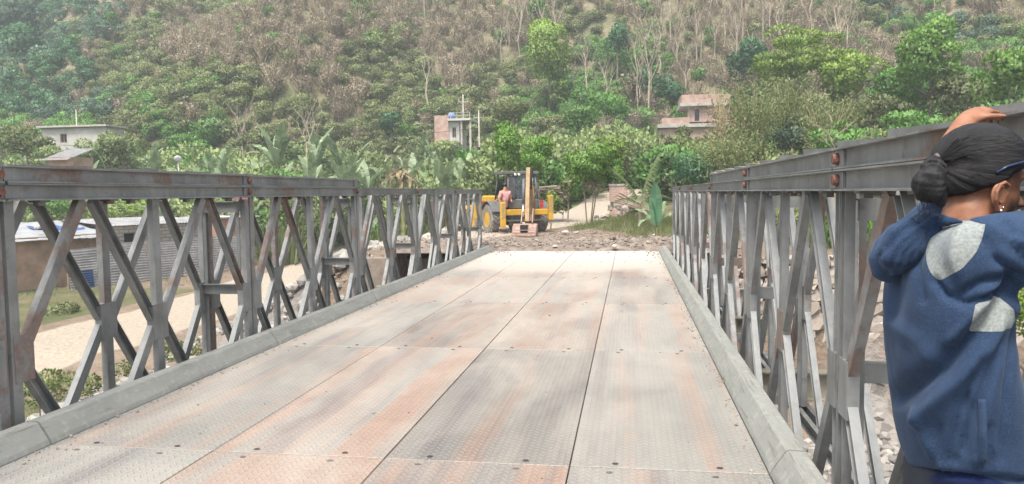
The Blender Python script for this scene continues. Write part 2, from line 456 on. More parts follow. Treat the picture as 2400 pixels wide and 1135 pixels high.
tl = truss('steel_truss', -1, XLI, XLO, 'grey steel truss railing beside the dirt road and shacks, rusty on some members', -1, 5, 2)
tr_ = truss('steel_truss', 1, XRI, XRO, 'grey steel truss railing that the man in the blue hooded jacket leans on', -1, 5, 2)
for i, (px, cm) in enumerate(((516, 0), (546, 1))):
    bm = bmesh.new(); box(bm, -.004, .004, -.05, .05, -.018, .0)
    p = at(px, 464, 0.0001) if 0 else Vector((0, 0, 0))
    link('paper_tag', mesh(bm, M['tagpink'], 'tag'), tl, (.085, J0+BAY*.885+.16*i, ZT-CH-.003))

# deck
WP, XA = 1.0506, -.3242      # plate width, x of the right-hand seam
def deck_mat():
    t = NT('deck_plate_steel'); c = t.coord(rnd=True); o = t.coord(rnd=False); p = t.pos(); oi = t.n('ObjectInfo').outputs['Random']
    ow = t.n('VectorMath', operation='ADD'); wv = t.n('VectorMath', operation='MULTIPLY'); wn = t.n('TexNoise'); t.l(c, wn.inputs['Vector']); wn.inputs['Scale'].default_value = .9
    t.l(wn.outputs['Color'], wv.inputs[0]); wv.inputs[1].default_value = (.16, .2, .1); t.l(c, ow.inputs[0]); t.l(wv.outputs[0], ow.inputs[1]); cw = ow.outputs[0]
    st = t.noise(t.scale(cw, (3.0, .10, 1)), 1.5, 4, .5)        # long stains along the traffic
    st2 = t.noise(t.scale(cw, (2.4, .07, 1)), 1.9, 4, .5)
    bl = t.noise(c, 1.1, 6, .6, .4); fine = t.noise(c, 9, 6, .7); mid = t.noise(c, 3.1, 7, .72)
    h1 = t.math('FRACT', t.math('MULTIPLY', oi, 7.)); h2 = t.math('FRACT', t.math('MULTIPLY', oi, 23.))
    base = t.mix(t.ramp(bl, .36, .62), (.212, .2, .186), (.275, .256, .232))
    base = t.mix(t.ramp(h2, 0, 1, 0, .5), base, (.255, .26, .24))
    rust = t.mix(t.ramp(mid, .35, .65), (.28, .17, .125), (.355, .245, .19))
    rf = t.ramp(t.math('ADD', t.math('ADD', st, t.math('MULTIPLY', t.math('SUBTRACT', h1, .38), .26)), t.math('MULTIPLY', t.math('SUBTRACT', mid, .5), .22)), .44, .64, 0, .85)
    col = t.mix(rf, base, rust)
    dk = t.ramp(t.math('ADD', st2, t.math('MULTIPLY', t.math('SUBTRACT', mid, .5), .12)), .52, .66, 0, .62); col = t.mix(dk, col, (.145, .128, .132))
    xyz = t.n('SeparateXYZ'); t.l(p, xyz.inputs[0])
    col = t.cmul(col, t.gray(t.ramp(h2, 0, 1, .70, 1.04)))
    scr = t.ramp(t.noise(t.scale(c, (70, .8, 1)), 1.2, 3, .6, .6), .60, .68, 0, .22); col = t.mix(scr, col, (.38, .365, .335))
    dust_glare = t.mix(t.ramp(fine, .3, .7), (.34, .302, .26), (.41, .37, .322))
    far = t.ramp(xyz.outputs[1], 3., 12.5, .16, .38)       # earth carried on from the far bank, with painted glare growing along the deck
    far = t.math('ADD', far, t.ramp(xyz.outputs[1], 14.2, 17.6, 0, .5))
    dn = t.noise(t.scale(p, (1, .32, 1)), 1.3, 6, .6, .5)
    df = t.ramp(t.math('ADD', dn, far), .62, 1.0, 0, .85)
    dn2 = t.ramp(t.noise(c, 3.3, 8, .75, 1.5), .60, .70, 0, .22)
    dust_glare = t.mix(t.ramp(xyz.outputs[1], 13.5, 17.5), dust_glare, (.50, .465, .415))  # bright glare of the far end painted into the dust colour
    col = t.mix(t.math('MAXIMUM', df, dn2), col, dust_glare)
    # raised tread bars in a herringbone
    ox = t.n('SeparateXYZ'); t.l(o, ox.inputs[0]); X, Y = ox.outputs[0], ox.outputs[1]
    k = 26.
    zig = t.math('ABSOLUTE', t.math('SUBTRACT', t.math('FRACT', t.math('MULTIPLY', X, k/2)), .5))
    ph = t.math('ADD', t.math('MULTIPLY', Y, k*.75), t.math('MULTIPLY', zig, 1.6))
    bars = t.math('SINE', t.math('MULTIPLY', ph, 6.2832))
    gapx = t.math('SINE', t.math('MULTIPLY', X, 6.2832*k))
    tread = t.math('MULTIPLY', t.ramp(bars, .25, .7), t.ramp(gapx, -.9, -.3))
    col = t.mix(t.math('MULTIPLY', tread, .3), col, (.40, .39, .37))
    hh = t.math('ADD', t.math('MULTIPLY', tread, .8), t.math('MULTIPLY', fine, .5))
    t.bump(hh, .8, .007)
    return t.fin(col, t.ramp(df, 0, 1, .5, .85), .12, .4)
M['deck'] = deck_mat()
deck = empty('bridge_deck', (0, 4, 0), label='bare steel bridge deck of four rows of rust stained tread plates with sloped kerbs', cat='bridge deck')
bm = bmesh.new(); box(bm, -WP/2+.0035, WP/2-.0035, .0035, BAY-.0035, -.05, 0); bevel(bm, .003)
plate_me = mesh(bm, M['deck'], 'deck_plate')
bm = bmesh.new()
prism(bm, [(math.cos(a*math.pi/6)*.017, math.sin(a*math.pi/6)*.013) for a in range(12)], .0005, .004)  # flat discs, coloured dark to stand in for the holes at the joints
M['boltblack'] = simple('dark_bolt', (.055, .048, .043), .7, .3, .3)
hole_disc = mesh(bm, M['boltblack'], 'bolt'); hole_disc2 = hole_disc.copy(); hole_disc2.materials.clear(); hole_disc2.materials.append(simple('dusty_bolt', (.13, .115, .1), .8, .1, .3))
for k in range(-1, 5):
    for c in range(4):
        x = XA+WP*(1-c)-WP/2
        p = link('deck_plate', plate_me, deck, (x, Y0+BAY*k-4, random.uniform(-.0015, .0015)))
        for (bx, by) in ((-.27, .055), (.27, .055), (-.30, BAY-.075), (.24, BAY-.075)):
            link('bolt', hole_disc if by < 1 else hole_disc2, p, (bx+random.uniform(-.01, .01), by, 0))
DX0, DX1 = XA-3*WP, XA+WP
def kerb_me(L, s):
    bm = bmesh.new()
    prof = [(0, .002), (.012, .03), (.078, .128), (.092, .136), (.172, .132), (.182, .124), (.185, -.02), (.03, -.03), (0, -.03)]
    a = [bm.verts.new((s*x, .008, z)) for x, z in prof]; b = [bm.verts.new((s*x, L-.008, z)) for x, z in prof]
    n = len(prof); bm.faces.new(a); bm.faces.new(b[::-1])
    for i in range(n): bm.faces.new((a[i], b[i], b[(i+1) % n], a[(i+1) % n]))
    return mesh(bm, M['kerb'], 'kerb')
def kerb_mat():
    t = NT('kerb_steel'); c = t.coord(); n = t.noise(t.scale(c, (4, 1, 4)), 1.6, 7, .68); f = t.noise(c, 14, 5, .7)
    a = t.mix(t.ramp(n, .35, .65), (.215, .222, .205), (.265, .27, .25)); a = t.mix(t.ramp(f, .52, .68, 0, .6), a, (.36, .35, .32))
    a = t.mix(t.ramp(t.noise(t.scale(c, (30, 1.5, 30)), 1.5, 5, .7), .56, .64, 0, .6), a, (.13, .12, .105)); a = t.mix(t.ramp(t.noise(c, 4.5, 6, .75), .60, .68, 0, .6), a, (.24, .15, .105))
    a = t.mix(t.ramp(t.noise(c, 3.1, 5, .7), .64, .74, 0, .5), a, (.16, .15, .13))
    t.bump(f, .3, .01); return t.fin(a, .75, .1, .3)
M['kerb'] = kerb_mat()
def kerbs(s, x, ys):
    cache = {}
    for a, b in zip(ys, ys[1:]):
        L = round(b-a, 3)
        if L not in cache: cache[L] = kerb_me(L, s)
        link('kerb_section', cache[L], deck, (x, a-4, random.uniform(-.002, .002)))
kerbs(-1, DX0-.003, [Y0+BAY*k for k in range(-1, 6)])
kerbs(1, DX1+.003, [Y0+BAY*k for k in (-1, 0, 2, 4, 5)])
# cross beams under the deck
bm = bmesh.new()
xa, xb = -4.6, 1.95
box(bm, xa, xb, -.075, .075, -.205, -.19); box(bm, xa, xb, -.075, .075, -.457, -.442); box(bm, xa, xb, -.006, .006, -.442, -.205)
for x in [xa+.3+i*.95 for i in range(7)]: box(bm, x-.005, x+.005, -.07, .07, -.441, -.206)
cb = mesh(bm, M['beam'], 'cross_beam')
for k in range(0, 6):
    link('cross_beam', cb, deck, (0, Y0+BAY*k+.18-4, 0))
bm = bmesh.new()
for x in [DX0+.15+i*.525 for i in range(8)]: box(bm, x-.04, x+.04, 1.03, 19.25, -.188, -.052)
link('stringer_beams', mesh(bm, M['galv_dark'], 'stringers'), deck, (0, -4, 0), kind='stuff')
for k in range(0, 5):     # wind bracing rods and the plates they meet on
    bm = bmesh.new()
    tube(bm, [(XLI+.1, .1, -.5), (XRI-.1, BAY-.1, -.5)], .014, 6); tube(bm, [(XLI+.1, BAY-.1, -.53), (XRI-.1, .1, -.53)], .014, 6)
    link('wind_brace', mesh(bm, M['galv_dark'], 'wind_brace'), deck, (0, Y0+BAY*k-4, 0))

# ------------------------------------------------------------------ far abutment of dressed stones
def rock_me(seed, mat, sub=2, rough=.28, flat=1.):
    bm = bmesh.new(); bmesh.ops.create_icosphere(bm, subdivisions=sub, radius=1)
    off = Vector((seed*7.3, seed*3.1, seed*1.7))
    for v in bm.verts:
        d = v.co.normalized(); k = 1+rough*noise.noise(d*1.4+off)*1.6+rough*.5*noise.noise(d*3.5+off)
        v.co = Vector((d.x, d.y, d.z*flat))*k
    me = mesh(bm, mat, 'rock'); return me
def stone_mat(name, a, b, c):
    t = NT(name); co = t.coord(); oi = t.n('ObjectInfo').outputs['Random']; n = t.noise(co, 2.5, 6, .7)
    isl = t.n('NewGeometry').outputs['Random Per Island']
    col = t.mix(t.math('FRACT', t.math('ADD', oi, isl)), a, b); col = t.mix(t.ramp(n, .5, .72, 0, .7), col, c)
    t.bump(t.noise(co, 9, 4), .4, .03); return t.fin(col, .9, 0, .2)
M['stone'] = stone_mat('wall_stone', (.24, .2, .165), (.42, .365, .315), (.2, .17, .15))
M['rubble'] = stone_mat('river_stone', (.17, .16, .15), (.37, .345, .315), (.22, .2, .17))
M['mortar'] = simple('mortar', (.20, .165, .135), .95, 0, .3, 5)
bm = bmesh.new(); box(bm, -7.5, 11, 19.9, 20.6, -5, -.25)
sw = link('stone_wall', mesh(bm, M['mortar'], 'stone_wall'), label='river wall of rough pale stones below the far end of the right truss', cat='stone wall')
bm = bmesh.new(); box(bm, -.5, .5, -.5, .5, -.5, .5)
bmesh.ops.subdivide_edges(bm, edges=bm.edges[:], cuts=1, use_grid_fill=True)
base_rocks = []
for s in range(6):
    b2 = bm.copy()
    for v in b2.verts:
        v.co += Vector((noise.noise(v.co*3+Vector((s*5, 0, 0))), noise.noise(v.co*3+Vector((0, s*5, 0))), noise.noise(v.co*3+Vector((0, 0, s*5)))))*.3
        if max(abs(v.co.x), abs(v.co.z)) > .42 and abs(v.co.x*v.co.z) > .1: v.co *= .9
    base_rocks.append(mesh(b2, M['stone'], 'stone'))
bm.free()
z = -4.3; nst = 0
while z < -.25 and nst < 290:
    h = random.uniform(.26, .42); x = 1.2
    while x < 9.3 and nst < 290:
        wdt = random.uniform(.3, .62)
        link('stone', random.choice(base_rocks), sw, (x+wdt/2, 19.86+random.uniform(-.03, .03), z+h/2), (random.uniform(-.12, .12), random.uniform(-.1, .1), random.uniform(-.1, .1)), (wdt*.96, .3, h*.95)); nst += 1
        x += wdt
    z += h

# loose stones of the river bed and of the churned approach
def scatter_mesh(name, mat, places, protos, **k):
    vs, fs = [], []
    P = []
    for me in protos: P.append(([v.co.copy() for v in me.vertices], [tuple(p.vertices) for p in me.polygons]))
    for (x, y, z, s, fl) in places:
        pv, pf = random.choice(P); rot = Euler((random.uniform(-.4, .4), random.uniform(-.4, .4), random.uniform(0, 6.3))).to_matrix()
        o = len(vs)
        for c in pv:
            q = rot @ Vector((c.x*s, c.y*s*.8, c.z*s*fl)); vs.append((x+q.x, y+q.y, z+q.z))
        fs += [tuple(i+o for i in f) for f in pf]
    me = rawmesh(vs, fs, mat, name)
    return link(name, me, kind='stuff', **k)
rk = [rock_me(i, M['rubble'], 1) for i in range(5)]
pl = []
for _ in range(2600):
    x = random.uniform(-13, -4.6); y = random.uniform(14, 34)
    if (y < 19 and x > -7) or (y > 20 and x > -7.6): continue
    s = random.uniform(.06, .26)*(1.3 if random.random() < .15 else 1); pl.append((x, y, H(x, y)+s*.1, s, .7))
for _ in range(1900):
    x = random.uniform(1.5, 10); y = random.uniform(9, 19.5); s = random.uniform(.05, .2); pl.append((x, y, H(x, y)+s*.1, s, .7))
scatter_mesh('river_stones', M['rubble'], pl, rk)
pl = []
for _ in range(5600):
    y = 19.6+abs(random.gauss(0, 4.5)); x = random.uniform(-8.5, 3.2)
    if y > 33: continue
    s = random.choice((.012, .015, .02, .02, .03, .03, .04, .05))*random.uniform(.7, 1.5)*(2.2 if random.random() < .02 else 1); g_ = H(x, y)
    if y < 22 and -6 < x < 2.6: g_ = max(g_+.01, heap(x, y))
    pl.append((x, y, g_+s*.2, s, .6))
for _ in range(90):
    y = 19.5-abs(random.gauss(0, .8)); x = random.uniform(DX0+.05, DX1-.05)
    if random.random() < .5: x = random.choice((random.uniform(DX0+.02, DX0+.5), random.uniform(DX1-.35, DX1)))
    s = random.uniform(.008, .03); pl.append((x, y, s*.3, s, .6))
M['clod'] = stone_mat('earth_clod', (.15, .12, .10), (.32, .275, .235), (.2, .165, .14))
scatter_mesh('rubble', M['clod'], pl, [rock_me(i+20, M['clod'], 1) for i in range(4)])
pl = []
for _ in range(1500):      # grit along the foot of the kerbs and in the joints
    if random.random() < .8:
        y = random.uniform(1.5, 19.2); x = random.choice((DX0+abs(random.gauss(0, .05))+.01, DX1-abs(random.gauss(0, .05))-.01))
    else: y = random.uniform(2, 19.2); x = random.uniform(DX0, DX1)
    s = random.uniform(.002, .008)*(2 if random.random() < .06 else 1); pl.append((x, y, s*.4, s, .7))
scatter_mesh('grit', M['clod'], pl, [rock_me(i+30, M['clod'], 1) for i in range(2)])
# earth heap laid over the end of the deck
bm = bmesh.new(); nx, ny = 170, 60; grid = []
for j in range(ny+1):
    row = []
    for i in range(nx+1):
        x = -6.0+i*8.6/nx; y = 18.95+j*3.4/ny
        z = heap(x, y)
        if j == ny or i in (0, nx): z = H(x, y)-.15
        z = max(z, H(x, y)+.01) if y > 20.6 and 0 < i < nx and j < ny else z
        row.append(bm.verts.new((x, y, z)))
    grid.append(row)
for j in range(ny):
    for i in range(nx): bm.faces.new((grid[j][i], grid[j][i+1], grid[j+1][i+1], grid[j+1][i])).smooth = True
M['earth'] = simple('loose_earth', (.175, .142, .115), .95, 0, .55, 3.5, 1.)
link('earth_heap', mesh(bm, M['earth'], 'earth'), kind='structure')
bigs = [(1325, 545, 'pale boulder lying on the churned earth left of the grassy mound', 13), (1535, 553, 'white boulder beside the end of the right truss', 13),
        (1440, 578, 'flat pale stone at the far edge of the deck', 12), (1300, 578, 'small pale stone at the deck edge below the digger bucket', 10), (1503, 556, 'small grey stone left of the white boulder', 8)]
M['paler'] = stone_mat('pale_stone', (.36, .33, .3), (.46, .43, .4), (.4, .36, .32))
for i, (px, py, lb, wd) in enumerate(bigs):
    p = None
    d = ray(px, py); tt = 14
    while tt < 60:
        q = CAM+d*tt
        if q.z < max(H(q.x, q.y), .06 if q.y < 22 else -9)+.05: p = q; break
        tt += .05
    s = wd*PXM(p.y)*.75
    link('boulder', rock_me(40+i, M['paler'], 2), None, (p.x, p.y, p.z+s*.1), (0, 0, i), (s*.85, s*.7, s*.4), label=lb, cat='rock', group='loose stones at the bridge end')
# ------------------------------------------------------------------ vegetation
M['leaf_pale'] = foliage('pale_leaves', (0.13, 0.19, 0.055), (0.25, 0.31, 0.12))
M['leaf_yard'] = foliage('yard_tree_leaves', (0.075, 0.2, 0.03), (0.19, 0.34, 0.05))
NS = {}
def leafquad(vs, fs, p, d, s, ln, wd, out=None):
    o = len(vs); a = p-s*wd*.5+d*ln*.35; b = p+d*ln; c = p+s*wd*.5+d*ln*.4
    vs += [tuple(p), tuple(a), tuple(b), tuple(c)]; 
    if out is not None:
        nn = (a-p).cross(b-p); fs.append((o, o+1, o+2, o+3) if nn.dot(out) > 0 else (o, o+3, o+2, o+1))
        q = (out+rv()*.35).normalized(); D = NS.setdefault(id(vs), {})
        for i in range(4): D[o+i] = q
    else: fs.append((o, o+1, o+2, o+3))
def leafmesh(vs, fs, mat, name):
    me = rawmesh(vs, fs, mat, name); D = NS.pop(id(vs), {})
    if D:
        me.polygons.foreach_set('use_smooth', [True]*len(me.polygons)); z0 = Vector((0, 0, 1))
        me.normals_split_custom_set_from_vertices([D.get(i, z0) for i in range(len(vs))])
    return me
def rv():
    while True:
        v = Vector((random.uniform(-1, 1), random.uniform(-1, 1), random.uniform(-1, 1)))
        if .05 < v.length < 1: return v.normalized()
def crown_geo(rx, ry, rz, n, leaf, lumps=14, droop=0., lump=.42, flat=0., vs=None, fs=None, c0=Vector((0, 0, 0))):
    vs = [] if vs is None else vs; fs = [] if fs is None else fs
    L = []
    for i in range(lumps):
        d = rv(); k = random.uniform(.35, .78)
        L.append((Vector((d.x*rx*k, d.y*ry*k, d.z*rz*k)), random.uniform(.65, 1.15)*lump))
    L.append((Vector((0, 0, 0)), .55))
    for i in range(n):
        c, r = random.choice(L); d = rv()
        if d.z < -.2 and random.random() < .45: d.z = -d.z
        k = random.uniform(.55, 1.04)**.5
        p = c0+c+Vector((d.x*r*rx*k, d.y*r*ry*k, d.z*r*rz*k*(1-flat*.5)))
        dd = (d+rv()*.8+Vector((0, 0, .15-droop))).normalized(); s = dd.cross(rv()).normalized()
        o_ = (p-c0); o_ = (Vector((o_.x/rx, o_.y/ry, o_.z/rz))*.55+d*.75+Vector((0, 0, .12))).normalized()
        leafquad(vs, fs, p, dd, s, leaf*random.uniform(.8, 1.4), leaf*random.uniform(.65, 1.0), o_)
    return vs, fs
def twigs(vs, fs, c, h, spread, n, wd, up=.8):
    for i in range(n):
        a = random.uniform(0, 6.28); b = Vector((math.cos(a), math.sin(a), 0))*random.uniform(0, spread)*.35
        p = c+b*.4+Vector((0, 0, random.uniform(0, h*.55)))
        d = (Vector((math.cos(a), math.sin(a), 0))*random.uniform(.1, 1-up+.25)+Vector((0, 0, up))+rv()*.25).normalized()
        L = h*random.uniform(.25, .6); s = d.cross(rv()).normalized()
        o = len(vs); q = p+d*L; vs += [tuple(p-s*wd*.5), tuple(p+s*wd*.5), tuple(q+rv()*.06*L)]; fs.append((o, o+1, o+2))
def branchy(bm, base, h, r, n=5, spread=.5, seed=0, fine=2, n6=6, start=.35):
    rnd = random.Random(seed); tips = []
    pts = [Vector(base)]
    for i in range(1, 6):
        pts.append(Vector(base)+Vector((rnd.uniform(-.05, .05)*h*i*.3, rnd.uniform(-.05, .05)*h*i*.3, h*i/5)))
    tube(bm, pts, [r*(1-.15*i) if i < 5 else r*.15 for i in range(6)], n6, False)
    def rec(p, d, L, rr, lv):
        q = p+d*L; m = p+d*L*.5+Vector((rnd.uniform(-1, 1), rnd.uniform(-1, 1), rnd.uniform(0, 1)))*L*.06
        tube(bm, [p, m, q], [rr, rr*.75, rr*.45], 4 if lv else 5, False); tips.append(q)
        if lv < fine:
            for _ in range(3):
                dd = (d+Vector((rnd.uniform(-1, 1), rnd.uniform(-1, 1), rnd.uniform(-.1, .8)))*.6).normalized()
                rec(p+d*L*rnd.uniform(.45, 1), dd, L*rnd.uniform(.45, .7), rr*.5, lv+1)
    for i in range(n):
        f = start+(1-start)*i/n; k = f*5; j = min(4, int(k)); p = pts[j].lerp(pts[j+1], k-j)
        a = i*2.4+rnd.uniform(-.4, .4); d = Vector((math.cos(a)*spread, math.sin(a)*spread, .75)).normalized()
        rec(p, d, h*(.2+.28*(1-f)), r*.45*(1.1-f*.6), 0)
    return tips
def ground_pt(x, y): return Vector((x, y, H(x, y)))
TREES = []
def tree(px, py, rx, rz, Y, mat, label=None, name='tree', group=None, trunk='bark', leaf=5.5, dens=1.35, lumps=16, lump=.42, trunk_px=None, droop=0., stems=1, cat='tree', flat=0.):
    """crown centre and half-size given in photograph pixels at distance Y"""
    c = at(px, py, Y); m = (c-CAM).dot(FW)/F
    a, b = rx*m, rz*m; lf = leaf*m
    n = int(dens*math.pi*rx*rz*3.6/(leaf*leaf*.5))
    bx = at(trunk_px, py, Y).x if trunk_px else c.x
    g = Vector((bx, Y, H(bx, Y)-.1))
    r = empty(name, g, label=label, cat=cat, group=group)
    ta = bmesh.new(); h = c.z-g.z
    if h > .3:
        for s in range(stems):
            off = Vector((random.uniform(-.12, .12), random.uniform(-.12, .12), 0))*(stems > 1)*h*.7
            d = Vector((c.x-bx, 0, 0))
            pts = [off*.4, off+d*.3+Vector((.02*h, 0, h*.45)), d+off*1.6+Vector((0, 0, h*1.0))]
            tube(ta, pts, [h*(.024 if stems < 2 else .012), h*(.017 if stems < 2 else .010), h*.006], 7, False)
            for i in range(6):
                e = rv(); e.z = abs(e.z)*.8; p = pts[1].lerp(pts[2], random.uniform(.2, .9))
                tube(ta, [p, p+Vector((e.x*a*.35, e.y*a*.35, e.z*b*.4)), p+Vector((e.x*a*.7, e.y*a*.7, e.z*b*.9))], [h*.012, h*.008, h*.003], 5, False)
        link('trunk', mesh(ta, M[trunk], 'trunk'), r)
    else: ta.free()
    vs, fs = crown_geo(a, a, b, n, lf, lumps, droop, lump, flat)
    link('crown', leafmesh(vs, fs, M[mat], 'crown'), r, c-g)
    return r

# prototypes of the slope's scrub: real plants standing on the slope, repeated by the scatter below
def shrub_mesh(kind, seed):
    random.seed(seed)
    vs, fs = [], []
    if kind == 'brown':
        twigs(vs, fs, Vector((0, 0, 0)), 4.2, 2.6, 210, .05, .7)
        crown_geo(1.5, 1.5, 1.3, 330, .19, 7, 0, .5, 0, vs, fs, Vector((0, 0, 2.0))); return leafmesh(vs, fs, M['leaf_brown'], 'dry_shrub')
    mt, n, lf = {'olive': ('leaf_olive', 950, .215), 'green': ('leaf_green', 1000, .215), 'dark': ('leaf_dark', 950, .22), 'blue': ('leaf_blue', 900, .22)}[kind]
    crown_geo(1.7, 1.7, 1.35, n, lf, 8, .05, .5, .2, vs, fs, Vector((0, 0, 1.25)))
    return leafmesh(vs, fs, M[mt], kind+'_shrub')
def bare_mesh(seed):
    random.seed(seed); bm = bmesh.new(); tips = branchy(bm, (0, 0, -.3), 8.5, .13, 6, .35, seed, 1, 4, .45)
    nt_ = len(bm.faces); me0 = bpy.data.meshes.new('x'); bm.to_mesh(me0); bm.free()
    vs = [tuple(v.co) for v in me0.vertices]; fs = [tuple(p.vertices) for p in me0.polygons]; k = len(fs)
    for t in tips: twigs(vs, fs, Vector(t)-Vector((0, 0, .6)), 1.7, 1.2, 7, .05, .6)
    me = rawmesh(vs, fs, [M['bark_pale'], M['leaf_brown']], 'bare_tree')
    me.polygons.foreach_set('material_index', [0]*k+[1]*(len(fs)-k)); return me
SH = {k: [shrub_mesh(k, 10+i*7+len(k)) for i in range(2)] for k in ('brown', 'olive', 'green', 'dark', 'blue')}
SH['bare'] = [bare_mesh(31), bare_mesh(47), bare_mesh(59)]
random.seed(11)
# which growth stands where on the slope (columns of 200 photograph pixels, rows of 60), d dark, g green, o olive, n brown, b bare trees, u blue green
GRID = ["udunnonnonbnbonbbnnoubnn",
        "duuonnnnnonnboogbnnogguonnun",
        "udoonnnnoonnboggbbnbngggonun",
        "ddoooonnoonooggbbngngggngggg",
        "duogoooonooogggbgggoggggggdg",
        "ggoogoooooogogggggggggggdggg"]
GRID = [r.ljust(24, 'g')[:24] for r in GRID]
def species(x, y, z):
    d = Vector((x, y, z))-CAM; w_ = d.dot(FW)
    px, py = 1200+F*d.dot(RV)/w_, 567.5-F*d.dot(UV)/w_
    px += noise.noise(Vector((x*.08, y*.08, 7)))*120; py += noise.noise(Vector((x*.09, y*.09, 17)))*50
    if px < -150 or px > 2560: 
        return random.choice('gnog')
    c = GRID[max(0, min(5, int(py//60)))][max(0, min(23, int(px//100)))]
    if py < -60: c = random.choice('nnogb')
    r = random.random()
    if r < .13: c = 'o'
    elif r < .19: c = 'g'
    elif r < .24: c = 'n'
    return c
KEY = {'d': 'dark', 'g': 'green', 'o': 'olive', 'n': 'brown', 'b': 'bare', 'u': 'blue'}
pts = {k: [] for k in SH}
def inview(x, y, m=6):
    a = math.degrees(math.atan2(x, y)); return -48-m < a < 32+m
yy = 74.
while yy < 205:
    stp = 1.6+max(0, yy-95)*.012
    x = -175.
    while x < 95:
        X = x+random.uniform(-1, 1)*stp*.6; Y = yy+random.uniform(-1, 1)*stp*.6
        x += stp
        if not inview(X, Y) or Y < 74+4*math.sin(X*.1) : continue
        Z = H(X, Y); 
        if (Z-EYE)/Y > .47: continue
        k = KEY[species(X, Y, Z)]
        if k == 'bare':
            if random.random() < .62: k = 'brown'
        pts[k].append((X, Y, Z))
    yy += stp*.82
def scatter(name, protos, P, smin=.6, smax=1.05):
    n = len(protos)
    for j, proto in enumerate(protos):
        Q = P[j::n]
        if not Q: continue
        me = bpy.data.meshes.new(name); me.from_pydata([tuple(p) for p in Q], [], [])
        a = me.attributes.new('scl', 'FLOAT', 'POINT'); a.data.foreach_set('value', [random.uniform(smin, smax)*(1.4 if random.random() < .06 else 1) for _ in Q])
        a = me.attributes.new('rz', 'FLOAT', 'POINT'); a.data.foreach_set('value', [random.uniform(0, 6.28) for _ in Q])
        o = bpy.data.objects.new(name, me); COL.objects.link(o); o['kind'] = 'stuff'
        g = bpy.data.node_groups.new(name, 'GeometryNodeTree')
        g.interface.new_socket('Geometry', in_out='INPUT', socket_type='NodeSocketGeometry'); g.interface.new_socket('Geometry', in_out='OUTPUT', socket_type='NodeSocketGeometry')
        gi = g.nodes.new('NodeGroupInput'); go = g.nodes.new('NodeGroupOutput'); ip = g.nodes.new('GeometryNodeInstanceOnPoints')
        oi = g.nodes.new('GeometryNodeObjectInfo'); oi.inputs[0].default_value = proto; oi.inputs['As Instance'].default_value = True
        s = g.nodes.new('GeometryNodeInputNamedAttribute'); s.data_type = 'FLOAT'; s.inputs[0].default_value = 'scl'
        r = g.nodes.new('GeometryNodeInputNamedAttribute'); r.data_type = 'FLOAT'; r.inputs[0].default_value = 'rz'
        cx = g.nodes.new('ShaderNodeCombineXYZ')
        g.links.new(gi.outputs[0], ip.inputs['Points']); g.links.new(oi.outputs['Geometry'], ip.inputs['Instance'])
        g.links.new(s.outputs[0], ip.inputs['Scale']); g.links.new(r.outputs[0], cx.inputs[2]); g.links.new(cx.outputs[0], ip.inputs['Rotation'])
        g.links.new(ip.outputs[0], go.inputs[0])
        m = o.modifiers.new('scatter', 'NODES'); m.node_group = g
LB = {'brown': ('dry_shrub', 'dry brown leafless shrub among the scrub of the hillside', 'shrub', 'dry shrubs on the hillside'),
      'olive': ('shrub', 'olive green shrub in the scrub of the hillside', 'shrub', 'olive shrubs on the hillside'),
      'green': ('shrub', 'fresh green shrub in the scrub of the hillside', 'shrub', 'green shrubs on the hillside'),
      'dark': ('shrub', 'dark green shrub in the shaded scrub of the hillside', 'shrub', 'dark shrubs on the hillside'),
      'blue': ('shrub', 'blue green hazy shrub in the scrub of the hillside', 'shrub', 'blue green shrubs on the hillside'),
      'bare': ('bare_tree', 'pale leafless tree with thin trunk among the brown trees of the hillside', 'tree', 'bare trees on the hillside')}
for k, P in pts.items():
    random.shuffle(P)
    # nearest ones become single plants, the others one mass of scrub
    P.sort(key=lambda p: p[1]+random.uniform(0, 60))
    own, rest = P[:45 if k != 'bare' else 150], P[45 if k != 'bare' else 150:]
    nm, lb, ct, gp = LB[k]; protos = []
    for i, p in enumerate(own):
        s = random.uniform(.7, 1.3)*(1.0 if k != 'bare' else .95)
        o = link(nm, SH[k][i % len(SH[k])], None, p, (0, 0, random.uniform(0, 6.3)), (s, s, s*random.uniform(.9, 1.15)), label=lb, cat=ct, group=gp)
        if i < len(SH[k]): protos.append(o)
    random.shuffle(rest)
    scatter('hillside_scrub', protos, rest)
# low undergrowth on the valley floor between the plantation and the slope
Pg = []
for _ in range(3800):
    Y = random.uniform(50, 80); X = random.uniform(-75, 45)
    if not inview(X, Y, 2) or dline(X, Y, ROADC) < 3.2 or dline(X, Y, ROADL) < 2.6: continue
    if -22 < X < -8 and Y < 50: continue
    a_ = 1200+F*math.tan(math.atan2(X, Y)+YAW)
    if 1480 < a_ < 1700 and Y > 62: continue
    if a_ > 1120 and Y < 60 and random.random() < .6: continue
    Pg.append((X, Y, H(X, Y)-.3))
GP = [o for o in bpy.data.objects if o.get('label') in (LB['green'][1], LB['olive'][1])]
VP = []
for i, (mt, px, Y, lb) in enumerate((('leaf_green', 520, 56, 'rounded fresh green thicket in the plantation behind the left truss'), ('leaf_pale', 800, 55, 'pale green thicket among the banana plants behind the left truss'), ('leaf_pale', 330, 57, 'pale leafy thicket below the satellite dish and the slope'))):
    vs, fs = [], []
    crown_geo(1.9, 1.9, 1.5, 2600, .15, 14, .1, .42, .1, vs, fs, Vector((0, 0, 1.3))); d = ray(px, 400); x = d.x*Y/d.y
    VP.append(link('thicket', leafmesh(vs, fs, M[mt], 'thicket'), None, ground_pt(x, Y), scale=(1.2, 1.2, 1.3), label=lb, cat='bush'))
scatter('valley_undergrowth', VP, Pg, .9, 1.75)

random.seed(5)
